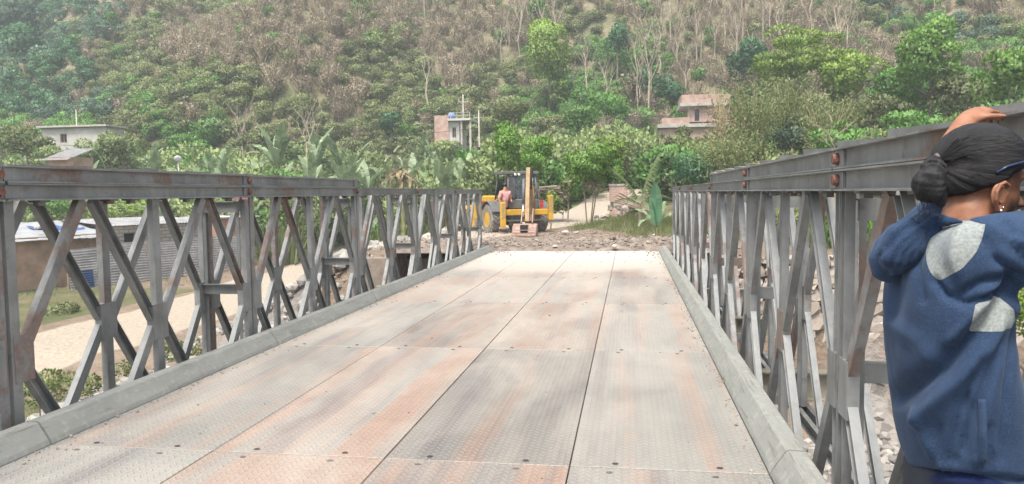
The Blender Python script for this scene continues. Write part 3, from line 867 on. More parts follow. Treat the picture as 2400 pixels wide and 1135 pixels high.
# single trees one can tell apart
tree(1285, 125, 58, 84, 100, 'leaf_bright', 'tall bright yellow green tree standing out among bare trees in the upper middle', leaf=5, lumps=10, lump=.5, dens=2)
tree(1302, 225, 26, 42, 100, 'leaf_bright', 'small bright green tree right below the tall bright tree', leaf=6, lumps=8)
tree(1262, 40, 24, 52, 122, 'leaf_green', 'green narrow tree behind the top of the tall bright tree', leaf=6, lumps=8)
tree(722, 170, 60, 46, 104, 'leaf_yard', 'round dark green crown high on the brown slope left of the middle', leaf=5, lumps=10, lump=.5, dens=2)
tree(752, 222, 36, 46, 102, 'leaf_green', 'dark lower crown hanging below the round green tree on the slope', leaf=6, lumps=8)
tree(470, 222, 50, 36, 92, 'leaf_yard', 'layered bright green tree on the slope above the banana plants', leaf=6, lumps=12, flat=1)
tree(488, 272, 40, 28, 90, 'leaf_yard', 'low layered green crown under the layered tree on the slope', leaf=6, lumps=9, flat=1)
tree(915, 285, 30, 32, 88, 'leaf_dark', 'small dark conical tree above the banana plants left of the white house', leaf=5, lumps=8)
tree(35, 110, 60, 50, 120, 'leaf_dark', 'dark green tree at the left edge of the picture halfway up the slope', leaf=7, lumps=10)
tree(55, 35, 90, 45, 135, 'leaf_blue', 'hazy blue green tree in the top left corner', leaf=8, lumps=14, flat=1)
tree(40, 200, 55, 45, 112, 'leaf_dark', 'dark shaded tree at the left edge below the dark green tree', leaf=7, lumps=10)
tree(130, 150, 50, 50, 118, 'leaf_blue', 'blue green tree on the left slope right of the shaded trees', leaf=7, lumps=10)
tree(240, 60, 40, 60, 128, 'leaf_blue', 'blue green tree high on the left slope beside a bare grey tree', leaf=7, lumps=10)
tree(1445, 90, 36, 40, 112, 'leaf_dark', 'dark green tree at the top of the dark band right of the bright tree', leaf=6, lumps=9)
tree(1500, 140, 44, 38, 108, 'leaf_green', 'green tree in the middle of the dark band on the slope', leaf=6, lumps=9)
tree(1520, 205, 50, 48, 102, 'leaf_dark', 'lower dark tree of the band behind the brick house', leaf=6, lumps=10)
tree(1575, 215, 30, 40, 100, 'leaf_dark', 'dark tree touching the left side of the brick house', leaf=6, lumps=8)
tree(1765, 130, 58, 60, 98, 'leaf_dark', 'dark green tree left of the wide pale green canopy', leaf=6, lumps=10)
tree(1870, 135, 130, 78, 70, 'leaf_bright', 'wide pale yellow green canopy tree above the bamboo on the right', leaf=6, lumps=26, lump=.3, flat=.8)
tree(1985, 185, 80, 70, 68, 'leaf_bright', 'pale green tree at the right side of the wide canopy', leaf=6, lumps=16, lump=.36)
tree(2180, 130, 100, 80, 62, 'leaf_yard', 'tall rounded green tree above the man at the truss', leaf=7, lumps=18, lump=.36)
tree(2120, 210, 80, 70, 66, 'leaf_green', 'green tree left of the tall rounded tree with its foot in scrub', leaf=7, lumps=14)
tree(2250, 230, 90, 60, 62, 'leaf_olive', 'olive tree behind the man with a loose crown', leaf=7, lumps=14)
tree(2365, 185, 72, 75, 52, 'leaf_yard', 'deep green tree at the right edge of the picture', leaf=8, lumps=14)
tree(2050, 262, 90, 45, 60, 'leaf_olive', 'low olive tree above the near end of the right truss', leaf=7, lumps=14)
tree(1895, 320, 95, 55, 52, 'leaf_blue', 'dark bluish thicket tree behind the right truss', leaf=7, lumps=14, trunk='bark')
tree(1990, 330, 80, 45, 48, 'leaf_green', 'low green tree right of the dark thicket', leaf=7, lumps=12)
tree(2140, 300, 90, 50, 52, 'leaf_green', 'green thicket tree above the packing plates of the right truss', leaf=7, lumps=12)
tree(2300, 300, 110, 60, 50, 'leaf_green', 'leafy thicket tree behind the head of the man', leaf=8, lumps=12)
tree(1360, 280, 48, 30, 78, 'leaf_green', 'round green tree above the little yard trees', leaf=6, lumps=10)
tree(1420, 250, 60, 32, 84, 'leaf_green', 'green spreading tree below the bare trunks in the middle', leaf=6, lumps=10)
tree(1640, 400, 60, 45, 46, 'leaf_dark', 'dark leafy tree behind the far end of the right truss', leaf=6, lumps=12)
tree(1590, 330, 45, 35, 60, 'leaf_olive', 'olive tree below the brick house', leaf=6, lumps=9)
tree(1200, 262, 60, 30, 80, 'leaf_olive', 'olive tree above the tree by the digger', leaf=6, lumps=9)
tree(620, 330, 60, 35, 72, 'leaf_olive', 'olive tree behind the banana plantation left of the middle', leaf=6, lumps=9)
tree(60, 330, 70, 45, 62, 'leaf_olive', 'olive tree left of the long white house', leaf=6, lumps=10)
# the two clumps of small yard trees at the road
GY = 'small yard trees at the roadside'
tree(1190, 352, 46, 52, 40, 'leaf_yard', 'round leafy tree right behind the digger cab', leaf=5, lumps=14, dens=1.6, group=GY)
tree(1258, 368, 46, 50, 39, 'leaf_yard', 'leafy tree behind the boom of the digger', leaf=5, lumps=14, dens=1.6, group=GY)
tree(1180, 300, 24, 18, 42, 'leaf_yard', 'small top crown rising behind the tree at the digger cab', leaf=5, lumps=8, dens=1.6, group=GY)
tree(1380, 388, 60, 48, 36, 'leaf_yard', 'round yard tree on thin stems beside the pale road', leaf=5, lumps=14, dens=2.4, group=GY, stems=3)
tree(1434, 350, 36, 42, 39, 'leaf_bright', 'yellow tipped yard tree right behind the round yard tree', leaf=5, lumps=10, dens=1.4, group=GY)
tree(1440, 405, 34, 34, 36.5, 'leaf_yard', 'low right yard tree beside the brick ruin', leaf=5, lumps=10, dens=1.5, group=GY, stems=2)
tree(1330, 440, 22, 26, 40, 'leaf_olive', 'small yellowish sapling at the road between the yard trees', leaf=5, lumps=6, dens=1.0, group=GY)
tree(1290, 470, 20, 22, 33.5, 'leaf_bright', 'low bright bush right behind the stabiliser leg of the digger', leaf=5, lumps=6, name='bush', cat='bush')
tree(1045, 352, 50, 26, 66, 'leaf_pale', 'pale bush hiding the foot of the small white and brick house', name='bush', cat='bush', leaf=4.5, lumps=10)
for px, py, rx, rz, Y in ((130, 372, 50, 34, 60), (215, 356, 45, 36, 61), (285, 340, 50, 36, 62)):
    tree(px, py, rx, rz, Y, 'leaf_pale', {130: 'pale bush covering the left foot of the long white house', 215: 'pale bush in front of the windows of the long white house', 285: 'pale bush at the right end of the long white house'}[px], name='bush', cat='bush', leaf=4.5, lumps=10)
# shrubs seen through the left truss
for (px, py, rx, rz, Y, mt, lb) in ((150, 745, 75, 32, 27, 'leaf_olive', 'low bush in front of the mud wall of the shack'), (230, 610, 20, 25, 40, 'leaf_green', 'bush beside the corrugated sheets'),
        (130, 900, 60, 34, 15.5, 'leaf_olive', 'grassy bush beside the dirt road near the bridge'), (420, 820, 60, 24, 16.5, 'leaf_olive', 'low weeds at the foot of the left truss'),
        (120, 490, 90, 24, 46, 'leaf_green', 'green bush behind the shack roof at the left'), (330, 490, 90, 22, 49, 'leaf_bright', 'bright green bush behind the middle of the shack roof'),
        (540, 490, 60, 24, 52, 'leaf_green', 'green bush behind the pink wall'), (650, 500, 50, 40, 50, 'leaf_olive', 'olive bush right of the pink wall'),
        (760, 500, 60, 30, 54, 'leaf_olive', 'olive bush seen through the middle of the left truss'), (930, 500, 60, 28, 56, 'leaf_green', 'green bush seen through the far part of the left truss')):
    tree(px, py, rx, rz, Y, mt, lb, name='bush', cat='bush', leaf=5 if Y > 25 else 7, lumps=9, dens=.9, group='bushes beside the dirt road')

# bamboo
def bamboo(px, py, rx, rz, Y, label, dry=False):
    c = at(px, py, Y); m = (c-CAM).dot(FW)/F; a, b = rx*m, rz*m
    g = ground_pt(c.x, Y); r = empty('bamboo', g, label=label, cat='bamboo', group='bamboo clumps behind the right truss')
    bm = bmesh.new(); vs, fs = [], []
    H0 = c.z+b-g.z
    for i in range(26):
        t = random.uniform(0, 6.28); k = random.random()**.6
        top = Vector((math.cos(t)*a*k, math.sin(t)*a*k, H0*random.uniform(.7, 1.0))); p0 = Vector((top.x*.25, top.y*.25, 0))
        mid = Vector((top.x*.4, top.y*.4, H0*.6))
        tube(bm, [p0, mid, top*.98], [.05, .04, .012], 5, False)
        for j in range(60 if not dry else 12):
            f = random.uniform(.3, 1); q = (mid.lerp(top, (f-.55)/.45) if f > .55 else p0.lerp(mid, f/.55))+Vector((random.gauss(0, .5), random.gauss(0, .5), random.gauss(0, .3)))
            for _ in range(4):
                d = (rv()+Vector((0, 0, -.9))).normalized(); leafquad(vs, fs, q+rv()*.25, d, d.cross(rv()).normalized(), 8*m, 2.6*m)
    link('canes', mesh(bm, M['bamboo_cane'], 'canes'), r, kind='stuff')
    link('foliage', rawmesh(vs, fs, M['leaf_bamboo' if not dry else 'leaf_bananadry'], 'foliage'), r)
M['bamboo_cane'] = simple('bamboo_cane', (.42, .36, .2), .7, 0, .3, 4)
bamboo(1760, 300, 75, 120, 50, 'dense yellow green bamboo clump right of the brick house')
bamboo(1850, 270, 80, 110, 53, 'tall bamboo clump behind the dark thicket')
bamboo(1940, 290, 70, 80, 50, 'feathery bamboo clump over the middle of the right truss')
bamboo(1688, 290, 26, 90, 47, 'narrow dry pale bamboo stems beside the brick house', True)
bamboo(1700, 370, 60, 60, 45, 'low bamboo leaning over the far end of the right truss')
# leafless spreading bush in front of the bamboo
random.seed(23)
bm = bmesh.new(); c = at(1960, 300, 44); g = ground_pt(c.x, 44); branchy(bm, (0, 0, 0), c.z-g.z+.6, .07, 12, .95, 3, 2, 5, .25)
link('bare_bush', mesh(bm, M['twig'], 'bare_bush'), None, g, label='leafless spreading bush in front of the bamboo', cat='bush')
for (px, py0, py1, Y, lb) in ((455*0+1375, 100, 245, 101, 'tall pale bare trunk right of the tall bright tree'), (1418, 150, 235, 98, 'forked pale bare tree below the brown wood'), (1000, 130, 215, 100, 'thin pale tree on the olive slope'),
        (715, 275, 330, 70, 'small forked leafless tree above the banana plants'), (570, 270, 335, 74, 'two thin leafless stems behind the banana leaves'), (1345, 150, 235, 103, 'bare pale trunk beside the tall bright tree')):
    p = at(px, py0, Y); h = p.z-H(p.x, Y); bm = bmesh.new(); branchy(bm, (0, 0, -.2), h, .022*h if h < 8 else .16, 6, .3, px, 2, 6, .5)
    link('bare_tree', mesh(bm, M['bark_pale'], 'bare_tree'), None, (p.x, Y, H(p.x, Y)), label=lb, cat='tree')

# banana plants
def banana_leaf(L, W, rise, droop, tat, seed):
    rnd = random.Random(seed); vs, fs = [], []; N = 12; p = Vector((0, 0, 0)); ang = rise; mid = []
    for i in range(N+1):
        mid.append(p.copy()); p = p+Vector((math.cos(ang), 0, math.sin(ang)))*L/N; ang -= droop/N*(.5+i/N*1.2)
    for i in range(1, N):
        f = i/N; wd = W*(math.sin(math.pi*min(1, (f*.95+.07)))**.55)*.5
        for s in (-1, 1):
            k = rnd.uniform(1-tat, 1.0); dr = rnd.uniform(-.1, .35)*tat*1.6
            a, b = mid[i], mid[i+1].lerp(mid[i], rnd.uniform(0, .22)*tat)
            off = Vector((wd*.15, s*wd*k*.9, wd*(.28-dr)))
            o = len(vs); vs += [tuple(a), tuple(b), tuple(b+off), tuple(a+off)]; fs.append((o, o+1, o+2, o+3))
    for i in range(N):      # midrib
        o = len(vs); r0 = .03*(1-i/N)+.006; a, b = mid[i], mid[i+1]
        vs += [tuple(a+Vector((0, r0, 0))), tuple(a-Vector((0, r0, 0))), tuple(b-Vector((0, r0*.9, 0))), tuple(b+Vector((0, r0*.9, 0)))]; fs.append((o, o+1, o+2, o+3))
    return vs, fs
BL = [rawmesh(*banana_leaf(2.3, .62, ri, dr, tt, i), M['leaf_banana'], 'banana_leaf') for i, (ri, dr, tt) in enumerate(((1.35, .7, .25), (1.15, 1.5, .5), (1.0, 2.2, .6), (.8, 2.4, .5), (1.45, .25, .1)))]
BD = rawmesh(*banana_leaf(1.9, .5, .3, 2.6, .7, 9), M['leaf_bananadry'], 'banana_leaf')
def stem_me(h):
    bm = bmesh.new(); tube(bm, [(0, 0, -.2), (.03, 0, h*.5), (.02, .02, h)], [.15, .12, .06], 8, False); return mesh(bm, M['bstem'], 'stem')
M['bstem'] = simple('banana_stem', (.17, .17, .07), .7, 0, .5, 5)
STM = [stem_me(2.2), stem_me(3.0)]
def banana(p, s, n, label, group, up=False):
    r = empty('banana_plant', p, random.uniform(0, 6.28), label=label, cat='banana plant', group=group)
    k = random.randrange(2); hh = (2.2, 3.0)[k]
    link('stem', STM[k], r, scale=(s, s, s))
    for i in range(n):
        a = i*2.4+random.uniform(-.4, .4); me = BL[0] if i == 0 else random.choice(BL[:4] if not up else BL[:2]+BL[4:])
        if i == n-1: me = BD
        q = s*random.uniform(.8, 1.15)
        link('leaf', me, r, (0, 0, (hh-.1-.12*i*.5)*s), (random.uniform(-.2, .2), random.uniform(-.15, .15), a), (q, q, q))
random.seed(77)
GB = 'banana plants of the plantation'
LBB = 'ragged banana plant in the plantation behind the left truss'
nb = 0
while nb < 110:
    px = random.uniform(60, 1120); Y = random.uniform(48, 68)
    d = ray(px, 400); x = d.x*Y/d.y
    if dline(x, Y, ROADL) < 1.2: continue
    banana(Vector((x, Y, H(x, Y))), random.uniform(.95, 1.45)*(Y/58), 7, LBB, GB); nb += 1
for px, Y, s, lb in ((650, 60, 1.75, 'tall banana plant with two upright pale leaves left of the middle'), (1040, 52, 1.55, 'banana plant right below the white house with spiky fresh leaves'), (1085, 50, 1.3, 'dark green banana plant left of the tree at the digger cab'), (930, 50, 1.2, 'banana plant with hanging dry leaves above the end of the reinforced rail')):
    d = ray(px, 400); x = d.x*Y/d.y; banana(Vector((x, Y, H(x, Y))), s, 8, lb, None, True)
# plant of dry hanging leaves
c = at(942, 420, 45); r = empty('banana_plant', (c.x, 45, H(c.x, 45)), label='banana plant of brown dry hanging leaves with one bent yellow leaf above the left truss', cat='banana plant')
link('stem', STM[1], r, scale=(1.2, 1.2, (c.z-H(c.x, 45)+.1)/3.0)); hz_ = c.z-H(c.x, 45)
for i in range(26):
    q = random.uniform(.7, 1.15); link('leaf', BD, r, (0, 0, hz_+random.uniform(-.1, .7)), (random.uniform(-.5, .5), random.uniform(.1, .7), i*2.4), (q, q*random.uniform(.5, 1), q))
for i, a_ in enumerate((0, 2.2, 4.4)): link('leaf', BL[2], r, (0, 0, hz_+.7), (0, 0, a_), (.9, .8, .9))
bl_ = BL[3].copy(); bl_.materials.clear(); bl_.materials.append(M['leaf_pale']); link('leaf', bl_, r, (.2, -.2, hz_+.5), (0, .55, -.1), (1.2, .8, 1.1))
# reeds and grasses in front of the plantation
def blades(vs, fs, p, h, n, spr):
    for _ in range(n):
        a = random.uniform(0, 6.28); b = p+Vector((math.cos(a), math.sin(a), 0))*random.uniform(0, spr)
        d = Vector((random.gauss(0, .25), random.gauss(0, .25), 1)).normalized(); L = h*random.uniform(.5, 1.1); s = d.cross(rv()).normalized()*h*.02
        o = len(vs); vs += [tuple(b-s), tuple(b+s), tuple(b+d*L+Vector((random.gauss(0, .15), random.gauss(0, .15), -.1))*L)]; fs.append((o, o+1, o+2))
vs, fs = [], []
for _ in range(3600):
    px = random.uniform(-60, 1130); Y = random.uniform(46, 68); d = ray(px, 400); x = d.x*Y/d.y
    if dline(x, Y, ROADL) < 2.4: continue
    blades(vs, fs, ground_pt(x, Y), random.uniform(1.4, 4.2), 11, .5)
link('reeds', rawmesh(vs, fs, M['leaf_olive'], 'reeds'), kind='stuff')
for (px, py, rx, rz, Y, lb) in ((90, 925, 60, 34, 13.5, 'ragged weed clump beside the foot of the nearest post of the left truss'), (210, 905, 45, 26, 15, 'weed clump between the first and second diagonals of the left truss'), (300, 860, 40, 22, 17, 'small weed clump at the edge of the dirt road')):
    tree(px, py, rx, rz, Y, 'leaf_olive', lb, name='bush', cat='bush', leaf=6, lumps=9, dens=.7)
for (px, py, rx, rz, Y, mt, lb) in ((2425, 750, 70, 90, 13, 'leaf_bright', 'bright leafy bush beyond the right truss at the waist of the leaning man'), (1965, 555, 55, 55, 22, 'leaf_green', 'bush above the river wall seen between the near posts of the right truss'),
        (1850, 530, 60, 45, 24, 'leaf_olive', 'bush above the river wall seen through the middle of the right truss'), (2060, 530, 55, 50, 23, 'leaf_yard', 'fresh green bush above the river wall left of the jacket hood')):
    tree(px, py, rx, rz, Y, mt, lb, name='bush', cat='bush', leaf=7, lumps=9, dens=1.1)
vs, fs = [], []
for _ in range(2300):      # grassy mound between the road and the rubble
    x = random.gauss(.7, 1.7); y = random.gauss(32.5, 2.6)
    if dline(x, y, ROADC) < 1.9: continue
    if math.hypot(x-.8, (y-32.5)*.6) < 3.3: blades(vs, fs, ground_pt(x, y), random.uniform(.12, .5), 7, .2)
for _ in range(1500):
    x = random.uniform(2.6, 12); y = random.uniform(24, 42); blades(vs, fs, ground_pt(x, y), random.uniform(.3, 1.0), 8, .3)
for _ in range(1400):
    x = random.uniform(-30, -10); y = random.uniform(12, 40)
    if dline(x, y, ROADL) < 2.3 or (y > 18 and x > -15): continue
    if x < -22 or y < 16.5: blades(vs, fs, ground_pt(x, y), random.uniform(.12, .45), 8, .3)
for _ in range(700):
    x = random.uniform(5, 14); y = random.uniform(20.8, 25); blades(vs, fs, ground_pt(x, y), random.uniform(.4, 1.1), 8, .3)
link('grass', rawmesh(vs, fs, M['grass'], 'grass'), kind='stuff')
# small palm and big leaved banana near the end of the right truss
def frond(L, rise, droop, seed):
    rnd = random.Random(seed); vs, fs = [], []; p = Vector((0, 0, 0)); a = rise; N = 22
    for i in range(N):
        q = p+Vector((math.cos(a), 0, math.sin(a)))*L/N; a -= droop/N
        o = len(vs); vs += [tuple(p+Vector((0, .014, 0))), tuple(p-Vector((0, .014, 0))), tuple(q-Vector((0, .012, 0))), tuple(q+Vector((0, .012, 0)))]; fs.append((o, o+1, o+2, o+3))
        if i > 3:
            f = i/N; ll = .42*L*math.sin(math.pi*(.12+.8*f))*.55
            for s in (-1, 1):
                for e in (0, .5):
                    b = p.lerp(q, e); t = b+Vector((ll*.35, s*ll, -ll*rnd.uniform(.25, .6)))
                    o = len(vs); vs += [tuple(b), tuple(b+(q-p)*.45), tuple(t)]; fs.append((o, o+1, o+2))
        p = q
    return vs, fs
c = at(1500, 470, 30); g = ground_pt(c.x, 30); r = empty('palm', g, label='young palm with arching feathery fronds near the end of the right truss', cat='palm')
bm = bmesh.new(); tube(bm, [(0, 0, -.1), (.02, 0, .35), (0, 0, .8)], [.12, .09, .07], 8, False); link('trunk', mesh(bm, M['bark'], 'trunk'), r)
M['leaf_palm'] = foliage('palm_leaves', (.08, .12, .045), (.17, .21, .09))
for i, (a, ri, dr, L) in enumerate(((0, 1.1, 2.0, 1.6), (.5, .8, 1.6, 1.4), (2.9, 1.0, 2.3, 1.6), (3.4, 1.35, .9, 1.9), (.25, 1.45, .5, 2.3), (-1.3, .9, 2.0, 1.2), (1.8, 1.1, 1.8, 1.5))):
    link('frond', rawmesh(*frond(L, ri, dr, i), M['leaf_palm'], 'frond'), r, (0, 0, .8), (0, 0, a))
c = at(1538, 500, 27); g = Vector((c.x, 27, min(H(c.x, 27), c.z-.3))); r = empty('banana_plant', g, label='young banana plant with one huge upright blue green leaf beside the right truss', cat='banana plant')
link('stem', STM[0], r, scale=(.5, .5, .25)); M['leaf_bb'] = foliage('blue_green_banana', (.07, .17, .09), (.12, .25, .14), .25)
def with_mat(me, m): q = me.copy(); q.materials.clear(); q.materials.append(m); return q
up_ = with_mat(BL[4], M['leaf_bb'])
for (a, s, rx, me) in ((-1.7, .72, 0, up_), (-.2, .55, .3, BL[1]), (2.6, .6, 0, BL[1]), (3.6, .5, 0, up_), (.9, .5, 0, BL[0]), (-2.3, .5, 0, BL[2])):
    link('leaf', me, r, (0, 0, .35), (rx, 0, a), (s, s*1.15, s))
# ------------------------------------------------------------------ houses and shacks
def brick_mat(name, a, b, mor, sc=1.):
    t = NT(name); c = t.coord(rnd=False); x = t.n('SeparateXYZ'); t.l(c, x.inputs[0]); cx = t.n('CombineXYZ')
    t.l(t.math('ADD', x.outputs[0], x.outputs[1]), cx.inputs[0]); t.l(x.outputs[2], cx.inputs[1])
    q = t.n('TexBrick'); t.l(cx.outputs[0], q.inputs['Vector']); q.inputs['Scale'].default_value = sc
    q.inputs['Color1'].default_value = (*a, 1); q.inputs['Color2'].default_value = (*b, 1); q.inputs['Mortar'].default_value = (*mor, 1)
    q.inputs['Mortar Size'].default_value = .012; q.inputs['Brick Width'].default_value = .25; q.inputs['Row Height'].default_value = .085
    n = t.noise(c, 2, 5); t.bump(q.outputs['Fac'], -.4, .01)
    return t.fin(t.cmul(q.outputs[0], t.gray(t.ramp(n, .3, .7, .75, 1.2))), .9, 0, .2)
M['brick'] = brick_mat('red_brick', (.38, .225, .175), (.46, .29, .235), (.42, .37, .33))
M['block'] = brick_mat('grey_block', (.30, .265, .225), (.37, .33, .29), (.2, .175, .15), .42)
M['conc'] = simple('concrete', (.38, .355, .32), .9, 0, .25, 1.5)
M['white'] = simple('white_plaster', (.44, .42, .385), .9, 0, .2, 1)
M['mud'] = simple('mud_plaster', (.34, .235, .17), .95, 0, .35, 1.2, .3)
M['pink'] = simple('pink_plaster', (.42, .24, .185), .9, 0, .2, 1)
M['tarp'] = simple('white_tarpaulin', (.55, .56, .58), .5, 0, .12, 2)
M['tarpblue'] = simple('blue_tarpaulin', (.12, .22, .50), .5, 0, .2, 3)
M['tin'] = simple('corrugated_tin', (.46, .46, .46), .6, 0, .25, 1.5)
M['tinblue'] = simple('blue_tin', (.06, .13, .28), .5, .1, .2, 2)
M['wood'] = simple('old_wood', (.28, .22, .16), .9, 0, .35, 8)
M['glass'] = simple('dark_pane', (.03, .035, .04), .15, 0, .1, 1, 0)
def bx(name, mat, par, x0, x1, y0, y1, z0, z1, bev=0, **k):
    bm = bmesh.new(); box(bm, x0, x1, y0, y1, z0, z1)
    if bev: bevel(bm, bev)
    return link(name, mesh(bm, M[mat] if isinstance(mat, str) else mat, name), par, **k)
def wall_holes(name, mat, par, x0, x1, z0, z1, y, th, holes):
    """wall in the xz plane with rectangular openings (one row)"""
    bm = bmesh.new(); xs = [x0]
    holes = sorted(holes); cur = x0
    for (a, b, c, d) in holes:
        box(bm, cur, a, y, y+th, z0, z1); box(bm, a, b, y, y+th, z0, c); box(bm, a, b, y, y+th, d, z1); cur = b
    box(bm, cur, x1, y, y+th, z0, z1); bmesh.ops.remove_doubles(bm, verts=bm.verts[:], dist=1e-4)
    return link(name, mesh(bm, M[mat], name), par)
def window(par, x0, x1, z0, z1, y, bars=1):
    f = bmesh.new(); w_ = .05
    box(f, x0, x1, y, y+.05, z0, z0+w_); box(f, x0, x1, y, y+.05, z1-w_, z1); box(f, x0, x0+w_, y, y+.05, z0+w_, z1-w_); box(f, x1-w_, x1, y, y+.05, z0+w_, z1-w_)
    for i in range(bars): q = x0+(x1-x0)*(i+1)/(bars+1); box(f, q-.02, q+.02, y+.003, y+.047, z0+w_, z1-w_)
    o = link('window', mesh(f, M['wood'], 'window'), par); bx('pane', 'glass', o, x0+.02, x1-.02, y+.055, y+.065, z0+.02, z1-.02); return o
def house(px0, px1, pyt, Y, name, **k):
    a, b = at(px0, pyt, Y), at(px1, pyt, Y); g = min(H(a.x, Y), H(b.x, Y), H(a.x, Y+6), a.z-3)-.3
    return empty(name, (a.x, Y, g), 0, **k), b.x-a.x, a.z-g
# long white house at the left
r, Wd, Ht = house(98, 248, 297, 66, 'house', label='long low white house with flat roof half hidden by banana leaves', cat='house')
wall_holes('wall', 'white', r, 0, Wd, 0, Ht-.15, 0, .25, [(1.9, 2.6, Ht-1.6, Ht-.75)])
bx('wall', 'white', r, 0, .25, .26, 2.6, 0, Ht-.15); bx('wall', 'white', r, Wd-.25, Wd, .26, 2.6, 0, Ht-.15); bx('wall', 'white', r, .26, Wd-.26, 2.4, 2.6, 0, Ht-.15)
bx('roof', 'conc', r, -.3, Wd+.3, -.4, 2.8, Ht-.15, Ht+.02)
window(r, 1.9, 2.6, Ht-1.6, Ht-.75, .08)
# tin shed in front of it
r, Wd, Ht = house(100, 162, 349, 50, 'shed', label='low tin roofed shed below the long white house', cat='shed')
bx('wall', 'mud', r, .1, Wd-.1, .2, 2.6, 0, Ht-.6)
def corr(name, mat, par, w_, h_, rot=None, loc=None, n=None, amp=.02, vert=False):
    """corrugated sheet, w_ along x, h_ along z, ridges along x unless vert"""
    n = n or max(6, int((w_ if vert else h_)/.09)); bm = bmesh.new(); rows = []
    for i in range(n*2+1):
        d = amp*(1 if i % 2 else -1); f = i/(n*2)
        rows.append([bm.verts.new(((f*w_, d, q) if vert else (q, d, f*h_))) for q in ((0, h_) if vert else (0, w_))])
    for p, q in zip(rows, rows[1:]): bm.faces.new((p[0], p[1], q[1], q[0]))
    g = bmesh.ops.solidify(bm, geom=bm.faces[:], thickness=.004)
    return link(name, mesh(bm, M[mat], name), par, loc, rot)
corr('roof', 'tin', r, Wd, 3.2, (R(-72), 0, 0), (0, -.3, Ht-.85), 16, .025, True)
# white and brick house in the middle
r, Wd, Ht = house(1018, 1110, 285, 72, 'house', label='small white house with brick side room above the banana plants', cat='house')
k = PXM(72)*.97
bx('side_room', 'brick', r, 0, 36*k, 0, 3.5, 0, Ht+14*k)
wall_holes('wall', 'white', r, 36*k+.01, 62*k, 0, Ht, .1, .2, [(44*k, 54*k, Ht-1.6, Ht-.6)])
window(r, 44*k, 54*k, Ht-1.6, Ht-.6, .15)
bx('wall', 'white', r, 36*k+.01, 62*k, .31, 3.3, 0, Ht-.02)
bx('roof', 'white', r, 34*k, 92*k, -.3, 3.8, Ht+.01, Ht+.22)
for x in (88*k, 66*k): bx('column', 'conc', r, x, x+.18, -.1, .1, 0, Ht)
for i, x in enumerate((42, 58, 74, 90)): bx('railing_post', 'conc', r, x*k-.03, x*k+.03, -.22, -.16, Ht+.22, Ht+.75)
bx('railing', 'conc', r, 42*k, 91*k, -.21, -.17, Ht+.75, Ht+.8); bx('railing', 'conc', r, 42*k, 91*k, -.21, -.17, Ht+.48, Ht+.52)
t_ = empty('water_tank', r.location+Vector((39.5*k, -.35+1, Ht+.22)), label='blue and white water tank on the edge of the white house roof', cat='water tank')
bm = bmesh.new(); tube(bm, [(0, 0, 0), (0, 0, .55)], .32, 14); link('tank', mesh(bm, M['tarpblue'], 'tank'), t_)
bm = bmesh.new(); tube(bm, [(0, 0, .552), (0, 0, .6), (0, 0, .66)], [.3, .26, .12], 14); link('lid', mesh(bm, M['white'], 'lid'), t_)
# unplastered brick house at the right
r, Wd, Ht = house(1540, 1692, 226, 80, 'house', label='unplastered red brick house with pale floor bands between the dark trees and the bamboo', cat='house')
k = PXM(80)*1.0; X0 = 54*k
z = lambda py: Ht-(py-226)*k*1.0
bx('upper_wall', 'brick', r, X0, Wd+.8, -.4, 5, z(244), z(226)); bx('floor_band', 'conc', r, X0-.15, Wd+1, -.6, 5.2, z(250)-.05, z(244)-.01)
bx('wall', 'brick', r, X0+18*k, Wd+.8, 0, 4.8, z(286), z(251)-.02); bx('corner_column', 'conc', r, X0+15*k, X0+18*k-.01, -.1, .25, z(286), z(251)-.02)
bx('lower_wall', 'brick', r, 10*k, X0+17*k, -1.2, 3.8, z(292)+.02, z(278)); bx('floor_band', 'conc', r, 0, Wd+.6, -1.4, 4.9, z(300), z(292))
bx('ground_wall', 'brick', r, 4*k, Wd+.3, -1, 4.5, 0, z(300)-.02)
bx('window_opening', 'glass', r, X0+30*k, X0+40*k, -.02, .05, z(284), z(258))
for x in (X0+8*k, X0+24*k): bx('reinforcing_bar', 'rust', r, x-.04, x+.04, .5, .58, z(226)+.01, z(218))
# power poles and lines
poles = []
for px, pyt, Y, lb in ((1085, 222, 74, 'tall concrete power pole with crossarm behind the white house'), (1122, 258, 70, 'shorter power pole right of the white house'), (178, 258, 68, 'thin power pole on the roof line of the long white house')):
    p = at(px, pyt, Y); g = H(p.x, Y); h = p.z-g; r = empty('power_pole', (p.x, Y, g), label=lb, cat='power pole', group='power poles')
    bm = bmesh.new(); tube(bm, [(0, 0, -.5), (0, 0, h)], [.10, .055], 8); link('pole', mesh(bm, M['conc'], 'pole'), r)
    if px != 178: bx('crossarm', 'conc', r, -.5, .5, -.03, .03, h-.73, h-.67)
    for dx in (-.42, 0, .42):
        bm = bmesh.new(); tube(bm, [(dx, 0, h-.64), (dx, 0, h-.5)], .035, 6); 
        if px != 178: link('insulator', mesh(bm, M['white'], 'insulator'), r)
        else: bm.free()
    poles.append(p)
wires = [((-5, 262), (178, 262), (1085, 262), 0), ((-5, 322), (600, 345), (1120, 300), 1)]
def wire(p, q, sag, lb):
    bm = bmesh.new(); P = [p.lerp(q, i/20)-Vector((0, 0, sag*(1-(2*i/20-1)**2))) for i in range(21)]; tube(bm, P, .016, 4, False)
    link('power_line', mesh(bm, M['black'], 'power_line'), label=lb, cat='cable', group='power lines over the plantation')
wire(at(-40, 296, 66), at(1085, 268, 74), 1.2, 'uppermost sagging cable over the banana plants')
wire(at(-40, 306, 65), at(1085, 280, 73.5), 1.3, 'second sagging cable over the banana plants')
wire(at(-40, 332, 60), at(1122, 300, 70), 1.0, 'lowest dark cable crossing in front of the banana leaves')
